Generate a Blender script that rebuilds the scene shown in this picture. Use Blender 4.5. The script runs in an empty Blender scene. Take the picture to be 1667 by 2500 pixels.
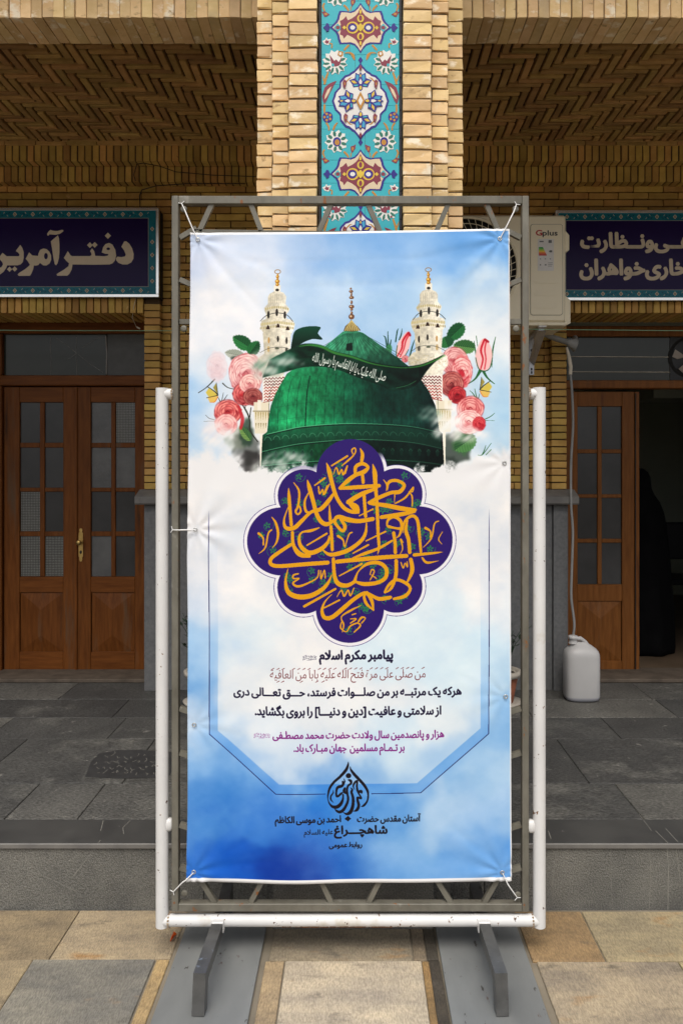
import bpy, bmesh, math, random, unicodedata
import numpy as np
from mathutils import Vector, Matrix

random.seed(11)
RNG = np.random.RandomState(7)
SC = bpy.context.scene
COL = SC.collection
R = math.radians

# ---------------------------------------------------------------- camera, light, exposure
EYE = 1.785            # camera height, m
F = 1900.0             # focal length in photograph pixels
CX, CY = 870.0, 1150.0  # principal point in photograph pixels
cam_d = bpy.data.cameras.new('camera')
cam_d.sensor_fit = 'HORIZONTAL'
cam_d.sensor_width = 36.0
cam_d.lens = 36.0 * F / 1667.0
# photo is taller than wide: with a horizontal fit the shift unit is the picture width
cam_d.shift_x = -(CX - 833.5) / 1667.0
cam_d.shift_y = -(1250.0 - CY) / 1667.0
cam_d.clip_end = 300.0
cam_o = bpy.data.objects.new('camera', cam_d)
cam_o.location = (0, 0, EYE)
cam_o.rotation_euler = (R(90), 0, 0)
COL.objects.link(cam_o)
SC.camera = cam_o

SUN_EL, SUN_AZ = 59.0, 185.0      # degrees; azimuth measured clockwise from +Y: the sun stands behind the camera
world = bpy.data.worlds.new('World')
SC.world = world
world.use_nodes = True
wn = world.node_tree.nodes
wl = world.node_tree.links
wn.clear()
w_out = wn.new('ShaderNodeOutputWorld')
w_bg = wn.new('ShaderNodeBackground')
w_sky = wn.new('ShaderNodeTexSky')
w_sky.sky_type = 'NISHITA'
w_sky.sun_disc = False
w_sky.sun_elevation = R(SUN_EL)
w_sky.sun_rotation = R(SUN_AZ)
w_sky.air_density = 1.0
w_sky.dust_density = 4.0
w_sky.ozone_density = 0.5
w_hs = wn.new('ShaderNodeHueSaturation')     # thin overcast: the blue of the sky is largely washed out
w_hs.inputs['Saturation'].default_value = 0.35
w_bg.inputs['Strength'].default_value = 0.135
wl.new(w_sky.outputs[0], w_hs.inputs['Color'])
wl.new(w_hs.outputs[0], w_bg.inputs['Color'])
wl.new(w_bg.outputs[0], w_out.inputs['Surface'])

sun_d = bpy.data.lights.new('sun', 'SUN')
sun_d.energy = 1.6
sun_d.angle = R(34)
sun_d.color = (1.0, 0.955, 0.86)
sun_o = bpy.data.objects.new('sun', sun_d)
az = R(SUN_AZ)
sdir = Vector((math.sin(az) * math.cos(R(SUN_EL)), math.cos(az) * math.cos(R(SUN_EL)), math.sin(R(SUN_EL))))
sun_o.rotation_euler = (-sdir).to_track_quat('-Z', 'Y').to_euler()
sun_o.location = (0, -3, 8)
COL.objects.link(sun_o)

SC.render.engine = 'CYCLES'
SC.cycles.max_bounces = 8
SC.cycles.use_denoising = True
vs = SC.view_settings
vs.view_transform = 'Standard'
vs.look = 'None'
vs.gamma = 1.0
vs.use_curve_mapping = False
vs.exposure = 0.30
# ---------------------------------------------------------------- Arabic lettering (presentation forms, visual order)
FORMS = {}
LIG = {}
for cp in list(range(0xFB50, 0xFDF2)) + list(range(0xFE70, 0xFEFD)):
    d = unicodedata.decomposition(chr(cp))
    if not d:
        continue
    p = d.split()
    if p[0] in ('<isolated>', '<initial>', '<medial>', '<final>'):
        if len(p) == 2:
            FORMS.setdefault(int(p[1], 16), {})[p[0][1:-1]] = cp
        elif len(p) == 3 and p[1] == '0644':
            LIG.setdefault(int(p[2], 16), {})[p[0][1:-1]] = cp
MARKS = set(range(0x64B, 0x653)) | {0x670}


def shape_arabic(s):
    ch = []
    for c in s:
        o = ord(c)
        if o in MARKS and ch:
            ch[-1][1].append(o)
        else:
            ch.append([o, []])
    out = []
    i = 0

    def joins_next(o):
        return o == 0x640 or (o in FORMS and 'initial' in FORMS[o])

    def joins_prev(o):
        return o == 0x640 or (o in FORMS and 'final' in FORMS[o])
    while i < len(ch):
        o, mk = ch[i]
        prev = i > 0 and joins_next(ch[i - 1][0]) and joins_prev(o)
        if o == 0x644 and i + 1 < len(ch) and ch[i + 1][0] in (0x627, 0x622, 0x623, 0x625) and ch[i + 1][0] in LIG:
            f = LIG[ch[i + 1][0]]
            out.append((f['final'] if prev else f['isolated'], mk + ch[i + 1][1]))
            i += 2
            continue
        nxt = i + 1 < len(ch) and joins_next(o) and joins_prev(ch[i + 1][0])
        if o in FORMS:
            f = FORMS[o]
            k = 'medial' if prev and nxt else 'final' if prev else 'initial' if nxt else 'isolated'
            g = f.get(k) or f.get('final' if prev else 'isolated') or o
        else:
            g = {0x5B: 0x5D, 0x5D: 0x5B}.get(o, o)
        out.append((g, mk))
        i += 1
    return [(chr(g), ''.join(chr(m) for m in mk)) for g, mk in reversed(out) if g != 0x200C]


def text_geo(s, bold=0.0, arabic=True):
    """triangles (n,3,2) of a line of lettering in em units, baseline at 0"""
    if arabic:
        body = ''.join(b for b, m in shape_arabic(s))
    else:
        body = s
    c = bpy.data.curves.new('tmp', 'FONT')
    c.body = body
    c.offset = bold
    c.space_word = .62 if arabic else 1.0
    c.resolution_u = 3
    o = bpy.data.objects.new('tmp', c)
    me = o.to_mesh()
    me.calc_loop_triangles()
    v = np.empty(len(me.vertices) * 3)
    me.vertices.foreach_get('co', v)
    v = v.reshape(-1, 3)[:, :2]
    t = np.empty(len(me.loop_triangles) * 3, dtype=np.int64)
    me.loop_triangles.foreach_get('vertices', t)
    tri = v[t.reshape(-1, 3)]
    o.to_mesh_clear()
    bpy.data.objects.remove(o)
    bpy.data.curves.remove(c)
    return tri


_al = text_geo('ا')
ALEF = float(_al[..., 1].max())


# ---------------------------------------------------------------- small painter for the print on the banner
AX0, AY0, AX1, AY1 = 456.0, 558.0, 1249.0, 2156.0      # the banner's rectangle, in units of its own layout
AS = 1.7
AW, AH = int((AX1 - AX0) * AS), int((AY1 - AY0) * AS)
IMG = np.zeros((AH, AW, 3), np.float32)


def fbm(shape, cell, octv=5, seed=0, gain=0.5, aspect=1.0):
    rs = np.random.RandomState(seed)
    h, w = shape
    out = np.zeros(shape, np.float32)
    amp = 1.0
    tot = 0
    for k in range(octv):
        cy = max(1.0, cell / (2 ** k))
        cx_ = max(1.0, cell * aspect / (2 ** k))
        gh, gw = int(h / cy) + 3, int(w / cx_) + 3
        g = rs.rand(gh, gw).astype(np.float32)
        yy = np.arange(h) / cy
        xx = np.arange(w) / cx_
        yi = yy.astype(int)
        xi = xx.astype(int)
        fy = (yy - yi).astype(np.float32)
        fx = (xx - xi).astype(np.float32)
        fy = (fy * fy * (3 - 2 * fy))[:, None]
        fx = (fx * fx * (3 - 2 * fx))[None, :]
        a = g[yi][:, xi]
        b = g[yi][:, xi + 1]
        c = g[yi + 1][:, xi]
        d = g[yi + 1][:, xi + 1]
        out += amp * ((a * (1 - fx) + b * fx) * (1 - fy) + (c * (1 - fx) + d * fx) * fy)
        tot += amp
        amp *= gain
    return out / tot


def blur1(a, r):
    if r < 1:
        return a
    r = int(r)
    for ax in (0, 1):
        for _ in range(2):
            pad = [(0, 0), (0, 0)]
            pad[ax] = (r + 1, r)
            c = np.cumsum(np.pad(a, pad, mode='edge'), axis=ax, dtype=np.float64)
            if ax == 0:
                a = (c[2 * r + 1:] - c[:-2 * r - 1]) / (2 * r + 1)
            else:
                a = (c[:, 2 * r + 1:] - c[:, :-2 * r - 1]) / (2 * r + 1)
            a = a.astype(np.float32)
    return a


def C3(r, g, b):
    return np.array((r, g, b), np.float32) / 255.0


def fill(polys, color, alpha=1.0, blur=0.0, evenodd=False, tex=None):
    """polys: list of (n,2) arrays in layout units. colour: rgb or f(X, Y) -> (h,w,3)"""
    ps = [np.asarray(p, np.float64)[:, :2] for p in polys]
    allp = np.concatenate(ps)
    P = [(p - (AX0, AY0)) * AS for p in ps]
    pad = int(blur * AS * 2.2) + 2
    q = (allp - (AX0, AY0)) * AS
    x0 = int(max(0, math.floor(q[:, 0].min()) - pad))
    x1 = int(min(AW, math.ceil(q[:, 0].max()) + pad))
    y0 = int(max(0, math.floor(q[:, 1].min()) - pad))
    y1 = int(min(AH, math.ceil(q[:, 1].max()) + pad))
    if x1 <= x0 or y1 <= y0:
        return
    h, w = y1 - y0, x1 - x0
    E0, E1 = [], []
    for p in P:
        if not evenodd:
            a = np.sum(p[:, 0] * np.roll(p[:, 1], -1) - np.roll(p[:, 0], -1) * p[:, 1])
            if a < 0:
                p = p[::-1]
        E0.append(p)
        E1.append(np.roll(p, -1, 0))
    e0 = np.concatenate(E0) - (x0, y0)
    e1 = np.concatenate(E1) - (x0, y0)
    sgn = np.where(e1[:, 1] > e0[:, 1], 1, -1)
    lo = np.where((e1[:, 1] > e0[:, 1])[:, None], e0, e1)
    hi = np.where((e1[:, 1] > e0[:, 1])[:, None], e1, e0)
    r0 = np.ceil(lo[:, 1] - 0.5).astype(int)
    r1 = np.ceil(hi[:, 1] - 0.5).astype(int)
    r0c, r1c = np.clip(r0, 0, h), np.clip(r1, 0, h)
    n = r1c - r0c
    k = n > 0
    lo, hi, sgn, n, r0c = lo[k], hi[k], sgn[k], n[k], r0c[k]
    if not len(n):
        return
    idx = np.repeat(np.arange(len(n)), n)
    row = np.arange(n.sum()) - np.repeat(np.cumsum(n) - n, n) + r0c[idx]
    t = (row + 0.5 - lo[idx, 1]) / (hi[idx, 1] - lo[idx, 1])
    xx = lo[idx, 0] + t * (hi[idx, 0] - lo[idx, 0])
    ci = np.clip(np.ceil(xx - 0.5).astype(int), 0, w)
    d = np.zeros((h, w + 1), np.int32)
    np.add.at(d, (row, ci), sgn[idx])
    m = np.cumsum(d, axis=1)[:, :w]
    m = (m % 2 != 0) if evenodd else (m != 0)
    m = m.astype(np.float32)
    if blur > 0:
        m = blur1(m, max(1, blur * AS * 0.5))
    m = m * alpha
    if tex is not None or callable(color):
        X, Y = np.meshgrid(np.arange(x0, x1) / AS + AX0, np.arange(y0, y1) / AS + AY0)
    if tex is not None:
        m = m * tex(X, Y)
    c = color(X, Y) if callable(color) else np.asarray(color, np.float32)
    reg = IMG[y0:y1, x0:x1]
    reg += (c - reg) * m[..., None]


def spline(pts, n=8, closed=False):
    p = np.asarray(pts, np.float64)
    m = len(p)
    if m < 3:
        t = np.linspace(0, 1, n + 1)[:, None]
        return p[0] * (1 - t) + p[-1] * t
    out = []
    rng = range(m if closed else m - 1)
    for i in rng:
        if closed:
            a, b, c, d = p[(i - 1) % m], p[i], p[(i + 1) % m], p[(i + 2) % m]
        else:
            a, b, c, d = p[max(i - 1, 0)], p[i], p[i + 1], p[min(i + 2, m - 1)]
        for k in range(n):
            t = k / n
            out.append(0.5 * ((2 * b) + (-a + c) * t + (2 * a - 5 * b + 4 * c - d) * t * t + (-a + 3 * b - 3 * c + d) * t ** 3))
    if not closed:
        out.append(p[-1])
    return np.array(out)


def brush(pts, n=6, w=None, cap=8):
    """stroke with a width at each point -> polygons"""
    if w is not None:
        pts = [(x, y, w) for x, y in pts]
    s = spline(pts, n)
    s[:, 2] = np.maximum(s[:, 2], 0.3)
    out = []
    for i in range(len(s) - 1):
        a, b = s[i], s[i + 1]
        d = b[:2] - a[:2]
        l = math.hypot(*d)
        if l < 1e-6:
            continue
        nn = np.array((-d[1], d[0])) / l / 2
        out.append(np.array([a[:2] + nn * a[2], b[:2] + nn * b[2], b[:2] - nn * b[2], a[:2] - nn * a[2]]))
    ang = np.arange(cap) * 2 * math.pi / cap
    cs = np.stack([np.cos(ang), np.sin(ang)], 1) / 2
    for p in s:
        out.append(p[:2] + cs * p[2])
    return out


def ell(cx, cy, rx, ry=None, rot=0.0, n=28, wob=0.0, seed=0):
    ry = rx if ry is None else ry
    a = np.arange(n) * 2 * math.pi / n
    rr = 1 + (np.random.RandomState(seed).rand(n) - 0.5) * wob if wob else 1
    x, y = np.cos(a) * rx * rr, np.sin(a) * ry * rr
    c, s = math.cos(rot), math.sin(rot)
    return np.stack([cx + x * c - y * s, cy + x * s + y * c], 1)


NTEX = fbm((1024, 1024), 64, 7, 123, .62)


def ntex(X, Y, s=4.0):
    return NTEX[(np.abs(Y * s).astype(int)) % 1024, (np.abs(X * s).astype(int)) % 1024]


class Fr:          # a local frame of layout coordinates
    def __init__(s, ox, oy, k, mir=None):
        s.o = np.array((ox, oy))
        s.k = k
        s.mir = mir

    def __call__(s, pts):
        p = np.array(pts, np.float64)
        one = p.ndim == 1
        p = np.atleast_2d(p)
        q = p.copy()
        q[:, :2] = p[:, :2] / s.k + s.o
        if s.mir is not None:
            q[:, 0] = s.mir - q[:, 0]
        if q.shape[1] > 2:
            q[:, 2] = p[:, 2] / s.k
        return q[0] if one else q


fM = Fr(580, 1060, 2.9037)
fD = Fr(440, 540, 1.9122)
fT = Fr(480, 1560, 2.1189)
fL = Fr(480, 780, 6.03)
fR = Fr(980, 640, 4.612)
fRm = Fr(980, 640, 4.612, mir=1720.5)
fC = Fr(600, 640, 3.2667)
fB = Fr(600, 940, 3.0755)
fG = Fr(780, 1840, 11.2)


def put_text(s, x0, x1, base, h, color, bold=0.012, marks=None, path=None, alpha=1.0):
    tri = text_geo(s)
    mn, mx = tri[..., 0].min(), tri[..., 0].max()
    sy = h / ALEF
    t = np.empty_like(tri)
    t[..., 0] = x0 + (tri[..., 0] - mn) / (mx - mn) * (x1 - x0)
    t[..., 1] = base - tri[..., 1] * sy
    if path is not None:
        P = spline(path, 20)
        L = np.concatenate([[0], np.cumsum(np.hypot(*np.diff(P[:, :2], axis=0).T))])
        u = (t[..., 0] - x0) / (x1 - x0) * L[-1]
        px = np.interp(u, L, P[:, 0])
        py = np.interp(u, L, P[:, 1])
        gx = np.interp(u + 2, L, P[:, 0]) - np.interp(u - 2, L, P[:, 0])
        gy = np.interp(u + 2, L, P[:, 1]) - np.interp(u - 2, L, P[:, 1])
        g = np.hypot(gx, gy)
        dy = base - t[..., 1]
        t = np.stack([px + dy * gy / g, py - dy * gx / g], -1)
    if bold > 0:        # heavier weight: the same line laid on itself with small shifts
        b = bold * h / ALEF
        t = np.concatenate([t + (b * math.cos(a), b * math.sin(a)) for a in np.arange(8) * math.pi / 4] + [t])
    fill(list(t), color, alpha)
    if marks:       # short vowel signs over and under the line
        for k, (mx_, kind) in enumerate(marks):
            X = x0 + mx_ * (x1 - x0)
            yy = base - h * 1.12 if kind > 0 else base + h * 0.38
            fill(brush([(X - h * .14, yy + h * .1, h * .05), (X + h * .16, yy - h * .07, h * .1)]), color, alpha)


def paint_banner():
    H, W = AH, AW
    # ---- printed sky: soft blues and whites
    pts = [
        (470, 600, 205, 216, 238), (600, 620, 202, 218, 242), (740, 600, 176, 203, 238), (860, 590, 142, 184, 232), (1000, 600, 135, 181, 233),
        (1120, 590, 108, 165, 228), (1210, 620, 120, 174, 232), (480, 720, 226, 230, 238), (600, 760, 214, 224, 238), (760, 720, 182, 210, 240),
        (940, 720, 160, 198, 236), (1080, 700, 176, 208, 238), (1200, 730, 200, 220, 238), (1220, 820, 222, 230, 238), (470, 860, 215, 226, 238),
        (465, 950, 130, 182, 232), (520, 900, 214, 224, 236), (560, 800, 224, 230, 240), (470, 1010, 200, 218, 238), (520, 1050, 228, 231, 236),
        (462, 1075, 158, 198, 234), (1230, 930, 206, 224, 238), (1215, 985, 150, 198, 234), (1235, 1060, 176, 210, 236), (1150, 1000, 230, 234, 238),
        (480, 1150, 226, 228, 232), (700, 1200, 226, 228, 232), (900, 1150, 228, 230, 234), (1200, 1150, 226, 229, 233), (460, 1350, 222, 225, 231),
        (600, 1450, 222, 226, 232), (1000, 1450, 210, 223, 234), (1220, 1380, 222, 226, 232), (470, 1480, 214, 223, 236), (465, 1560, 142, 188, 232),
        (500, 1600, 176, 206, 236), (470, 1690, 92, 152, 216), (460, 1760, 196, 212, 232), (500, 1770, 150, 190, 230), (600, 1540, 206, 222, 234), (760, 1560, 222, 226, 232),
        (1000, 1530, 196, 220, 236), (1120, 1620, 190, 218, 236), (1230, 1500, 214, 224, 234), (1225, 1620, 186, 214, 236), (1215, 1760, 128, 176, 224),
        (600, 1700, 218, 225, 232), (850, 1720, 216, 223, 230), (1080, 1760, 206, 222, 234), (700, 1850, 196, 214, 232), (940, 1860, 176, 208, 232),
        (480, 1860, 120, 170, 224), (520, 1960, 72, 134, 206), (470, 2040, 66, 128, 204), (560, 2100, 26, 88, 190), (480, 2130, 44, 108, 200),
        (680, 1990, 54, 118, 204), (700, 2120, 26, 62, 156), (780, 2060, 36, 92, 186), (860, 2140, 52, 108, 192), (860, 2040, 54, 118, 202),
        (620, 1900, 100, 156, 218), (780, 1930, 44, 120, 208), (900, 1930, 48, 124, 210), (960, 1990, 104, 160, 220), (1060, 1990, 166, 198, 230),
        (1000, 2070, 134, 180, 226), (1200, 1900, 160, 196, 230), (1110, 1880, 120, 172, 224), (1210, 2010, 156, 192, 230), (1150, 2100, 112, 164, 222),
        (1230, 2120, 100, 156, 220), (1000, 2140, 108, 162, 222), (930, 2110, 96, 150, 214)]
    ds = 6
    h2, w2 = H // ds + 2, W // ds + 2
    X, Y = np.meshgrid(np.arange(w2) * ds / AS + AX0, np.arange(h2) * ds / AS + AY0)
    nx = (fbm((h2, w2), 26, 4, 3) - 0.5) * 150
    ny = (fbm((h2, w2), 26, 4, 4) - 0.5) * 150
    acc = np.zeros((h2, w2, 3), np.float32)
    wt = np.zeros((h2, w2), np.float32)
    for x, y, r, g, b in pts:
        d2 = (X + nx - x) ** 2 + ((Y + ny - y) * 1.1) ** 2
        k = np.exp(-d2 / (2 * 46.0 ** 2)) + 2e-5 / (1 + d2 / 9000)
        acc += k[..., None].astype(np.float32) * C3(r, g, b)
        wt += k.astype(np.float32)
    acc /= wt[..., None]
    yi = np.arange(H) / ds
    xi = np.arange(W) / ds
    y0 = yi.astype(int)
    x0 = xi.astype(int)
    fy = (yi - y0)[:, None, None].astype(np.float32)
    fx = (xi - x0)[None, :, None].astype(np.float32)
    A = acc[y0][:, x0] * (1 - fx) + acc[y0][:, x0 + 1] * fx
    B = acc[y0 + 1][:, x0] * (1 - fx) + acc[y0 + 1][:, x0 + 1] * fx
    IMG[:] = A * (1 - fy) + B * fy
    n = fbm((H, W), 130 * AS / 1.7, 6, 9, 0.55, 1.3)
    IMG[:] += ((n - 0.5) * 0.16)[..., None] * np.array((1.3, 0.9, 0.45), np.float32)

    # ---- lower panel with its cut corners and thin navy line
    def fade(X, Y):
        return np.clip((Y - 1235) / 160, 0, 1)
    pan = fT([(108, -700), (108, 478), (160, 520), (425, 745), (1140, 745), (1470, 465), (1472, -700)])
    lin = fT([(63, -700), (63, 495), (408, 795), (1160, 795), (1512, 495), (1518, -700)])
    fill([np.concatenate([lin, pan[::-1]])], C3(70, 140, 222), 0.36, tex=lambda X, Y: .12 * fade(X, Y) + .88 * np.clip((Y - 1480) / 330, 0, 1))
    fill([pan], C3(232, 236, 240), 0.34, tex=lambda X, Y: np.clip((Y - 1420) / 300, 0, 1), blur=1.0)
    for l in ([(60, -670), (62, 0), (63, 495), (408, 795), (665, 795)], [(905, 797), (1160, 795), (1512, 495), (1516, 0), (1518, -670)]):
        q = fT(l)
        for i in range(len(q) - 1):
            fill(brush([(q[i][0], q[i][1], 2.0), (q[i + 1][0], q[i + 1][1], 2.0)], n=4), C3(26, 26, 92), 1.0,
                 tex=lambda X, Y: np.clip((Y - 1240) / 60, 0, 1))

    # ---- foliage and shade behind the dome
    for x, y, rx, ry, c, al in ((596, 1085, 34, 44, (60, 66, 62), .7), (575, 1065, 30, 26, (120, 135, 110), .45), (610, 1120, 34, 26, (38, 36, 36), .8),
                                (598, 1050, 16, 36, (34, 58, 44), .8), (1112, 1095, 42, 38, (40, 52, 44), .8), (1090, 1130, 30, 20, (40, 50, 46), .7),
                                (1132, 1078, 26, 30, (60, 100, 62), .8)):
        fill([ell(x, y, rx, ry, wob=.4, seed=int(x))], C3(*c), al, blur=7)
    # stems on the left
    for l in ([(640, 1200, 16), (720, 1330, 22), (760, 1450, 20), (770, 1600, 22), (880, 1760, 20)], [(780, 1260, 14), (760, 1400, 16)],
              [(700, 1200, 12), (690, 1290, 12)], [(330, 1180, 14), (290, 1110, 8)], [(340, 1190, 12), (370, 1040, 6)], [(350, 1190, 14), (430, 1070, 6)],
              [(240, 1440, 6), (160, 1420, 7), (105, 1370, 5)], [(250, 1460, 5), (80, 1465, 3)], [(0, 1040, 12), (120, 960, 12), (240, 840, 20)],
              [(360, 900, 18), (430, 960, 12), (520, 985, 9)]):
        fill(brush(fL(l)), C3(46, 48, 42))
    for l in ([(740, 1375, 8), (840, 1310, 18), (900, 1215, 40)], [(930, 1215, 34), (980, 1300, 20), (1060, 1370, 8)],
              [(860, 1560, 18), (820, 1480, 10), (780, 1440, 5)], [(865, 1560, 14), (835, 1420, 6)], [(870, 1560, 12), (890, 1480, 5)],
              [(940, 1770, 8), (1010, 1740, 9), (1060, 1700, 4)], [(940, 1780, 5), (1060, 1785, 3)], [(880, 1190, 8), (850, 1020, 14), (830, 880, 6)],
              [(1030, 1180, 8), (1040, 1000, 18), (1075, 840, 6)], [(870, 940, 6), (855, 825, 8)],
              [(870, 2170, 6), (920, 2165, 12), (960, 2060, 5)], [(930, 2160, 8), (1020, 2040, 6)], [(960, 2170, 8), (1020, 2110, 8)]):
        fill(brush(fR(l)), C3(38, 96, 52))

    # ---- leaves
    def leaf(x, y, rx, ry, rot, c1, c2, seed=1, al=1.0):
        n = 40
        a = np.arange(n) * 2 * math.pi / n
        rr = 1 + 0.05 * np.cos(a * 20)
        px, py = np.cos(a) * rx * rr, np.sin(a) * ry * np.abs(np.cos(a / 2)) ** .35 * rr
        c, s = math.cos(rot), math.sin(rot)
        P = np.stack([x + px * c - py * s, y + px * s + py * c], 1)

        def colf(X, Y):
            u = (X - x) * c + (Y - y) * s
            v = -(X - x) * s + (Y - y) * c
            k = 0.5 + 0.5 * np.sin(u * 1.2 + np.abs(v) * 1.1) * 0.6 + 0.3 * np.sign(v)
            k = np.clip(k, 0, 1)[..., None]
            return C3(*c1) * (1 - k) + C3(*c2) * k
        fill([P], colf, al, blur=0.8)
        e = np.array([(x - rx * c * .9, y - rx * s * .9, .5), (x + rx * c * .9, y + rx * s * .9, .8)])
        fill(brush(e), C3(*c1) * .6, al)
    leaf(586, 828, 26, 19, .55, (18, 62, 34), (46, 128, 66))
    leaf(616, 842, 20, 17, 2.2, (16, 56, 32), (36, 110, 56))
    leaf(568, 858, 24, 14, .2, (120, 130, 112), (176, 182, 166), al=.8)
    fill([ell(570, 868, 12, 6)], C3(40, 48, 44), .75, blur=4)
    leaf(1114, 809, 28, 20, -.75, (16, 62, 34), (38, 112, 58))
    leaf(1136, 844, 27, 19, .15, (30, 78, 40), (98, 150, 82))
    leaf(1092, 832, 14, 20, 1.2, (20, 66, 40), (44, 116, 60))
    leaf(1136, 1080, 30, 26, -.6, (28, 66, 38), (86, 146, 78), al=.9)
    leaf(595, 1052, 22, 12, .9, (40, 90, 50), (140, 180, 90), al=.8)

    # ---- flowers
    def rose(x, y, rx, ry, light, mid, deep, seed, layers=5, al=1.0, tilt=0.0):
        rs = np.random.RandomState(seed)
        fill([ell(x, y, rx, ry, rot=tilt, wob=.16, seed=seed)], C3(*mid), al, blur=1.5)
        for L in range(layers):
            f = 1 - L / layers
            n = max(3, int(3 + 4 * f))
            ph = rs.rand() * 6
            for k in range(n):
                a = ph + k * 2 * math.pi / n + rs.rand() * .4
                px = x + math.cos(a) * rx * f * .56
                py = y + math.sin(a) * ry * f * .62
                pr = rx * (0.32 + .26 * f)
                rot = a + math.pi / 2
                t = rs.rand()
                col = C3(*light) * (1 - t) + C3(*mid) * t
                if math.sin(a) > .3 and rs.rand() < .6:
                    col = C3(*mid) * (1 - t) + C3(*deep) * t
                fill([ell(px, py, pr * 1.12, pr * .80, rot, 20, .1, seed + k)], C3(*deep) * .95, .42 * al, blur=1.6)
                ca_, sa_ = math.cos(a), math.sin(a)

                def pcol(X, Y, px=px, py=py, ca_=ca_, sa_=sa_, pr=pr, col=col):
                    g = ((X - px) * ca_ + (Y - py) * sa_) / (pr * .7) + (ntex(X, Y, 5.0) - .5) * 1.6
                    g = np.clip(g, -1, 1)[..., None]
                    return np.where(g > 0, col * (1 - g) + (C3(*light) * 1.03) * g, col * (1 + g * .75) + C3(*deep) * (-g * .75)).astype(np.float32)
                fill([ell(px - ca_ * .8, py - sa_ * .8 + .6, pr * 1.04, pr * .72, rot, 22, .16, seed + k)], pcol, .96 * al, blur=.9)
                arc = [(px + math.cos(rot + q) * pr * 1.0 * math.cos(0) * .9, py + math.sin(rot + q) * pr * .6, .9) for q in np.linspace(-1.2, 1.2, 5)]
                if rs.rand() < .3:
                    fill(brush(arc), C3(*light) * 1.02, .55 * al, blur=.6)
        fill([ell(x - rx * .1, y + ry * .55, rx * .7, ry * .38)], C3(*deep), .38 * al, blur=9)
        fill([ell(x + rx * .15, y - ry * .45, rx * .6, ry * .35)], C3(*light), .34 * al, blur=9)
        fill(brush([(x - rx * .12, y, 1.6), (x, y - ry * .12, 2.4), (x + rx * .14, y + ry * .02, 1.6)]), C3(*deep) * .8, .8 * al)

    def bud(x, y, rx, ry, rot, al=1.0):
        c, s = math.cos(rot), math.sin(rot)

        def T(l):
            return [(x + a * c * rx - b * s * ry, y + a * s * rx + b * c * ry, w) for a, b, w in l]
        body = [(-.3, -1, 0), (.25, -1.02, 0), (.8, -.5, 0), (1, .1, 0), (.75, .8, 0), (.1, 1.05, 0), (-.7, .85, 0), (-1, .2, 0), (-.8, -.4, 0)]
        fill([spline([(p[0], p[1]) for p in T(body)], 5, True)], C3(236, 190, 190), al, blur=.8)
        fill(brush(T([(0, -.95, 5), (-.35, -.3, 5), (-.1, .3, 4), (-.35, .95, 3)])), C3(196, 24, 44), al, blur=.5)
        fill(brush(T([(.3, -.95, 4), (.1, -.35, 3.5), (.25, .3, 3), (.1, .95, 3)])), C3(206, 50, 66), al, blur=.5)
        fill(brush(T([(.1, -1, 6), (.5, -.85, 5)])), C3(170, 20, 40), al, blur=.5)
        fill(brush(T([(-.95, .2, 2), (-.6, .9, 2.4), (0, 1.1, 2.6), (.7, .9, 2.2), (1, .2, 1.6)])), C3(30, 84, 48), al)
    rose(597, 905, 42, 50, (244, 214, 210), (226, 158, 160), (190, 90, 100), 21, 6)
    rose(594, 955, 30, 26, (226, 120, 118), (196, 48, 54), (110, 18, 28), 5, 3)
    rose(606, 930, 26, 22, (246, 212, 204), (228, 160, 158), (196, 100, 106), 8, 3)
    rose(614, 962, 24, 18, (186, 110, 100), (150, 62, 62), (96, 26, 34), 9, 3)
    rose(552, 1000, 34, 26, (240, 150, 140), (206, 60, 66), (140, 24, 36), 31, 4)
    rose(548, 1030, 28, 24, (246, 206, 200), (234, 160, 158), (206, 110, 116), 33, 3, .85)
    fill(brush([(578, 985, 5), (588, 1015, 9), (584, 1040, 7)]), C3(190, 44, 54), .9, blur=1)
    rose(1112, 880, 34, 34, (240, 196, 192), (216, 132, 134), (176, 66, 76), 41, 5)
    rose(1130, 905, 26, 40, (244, 206, 200), (224, 130, 132), (190, 36, 52), 43, 4)
    rose(1104, 935, 30, 30, (206, 128, 118), (170, 60, 62), (100, 24, 32), 47, 4)
    rose(1118, 962, 22, 20, (206, 70, 74), (176, 30, 40), (100, 10, 24), 49, 3)
    rose(1150, 996, 34, 26, (240, 176, 170), (214, 96, 100), (170, 32, 46), 51, 4)
    rose(1146, 1028, 34, 26, (248, 224, 218), (236, 176, 174), (206, 96, 104), 53, 4, .9)
    rose(1172, 1034, 16, 18, (226, 90, 94), (200, 40, 54), (160, 20, 36), 55, 3, .9)
    rose(525, 888, 26, 40, (236, 222, 226), (232, 212, 218), (214, 186, 196), 61, 3, .35)
    bud(1184, 865, 21, 37, .02)
    bud(986, 838, 15, 32, .35)
    rose(990, 872, 9, 8, (236, 170, 170), (214, 120, 124), (170, 60, 70), 77, 2)
    for l in ([(945, 845, 4), (941, 820, 3), (936, 815, 1)], [(948, 845, 4), (947, 812, 2), (947, 804, 1)], [(950, 850, 5), (955, 825, 2)],
              [(966, 830, 3), (970, 805, 3), (973, 798, 1)], [(975, 825, 3), (980, 812, 3), (982, 798, 1)], [(1000, 870, 4), (1008, 840, 3), (1014, 824, 1)]):
        fill(brush(l), C3(24, 70, 52))
    fill([ell(949, 850, 8, 14, .2)], C3(60, 130, 84), .9, blur=1)

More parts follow.
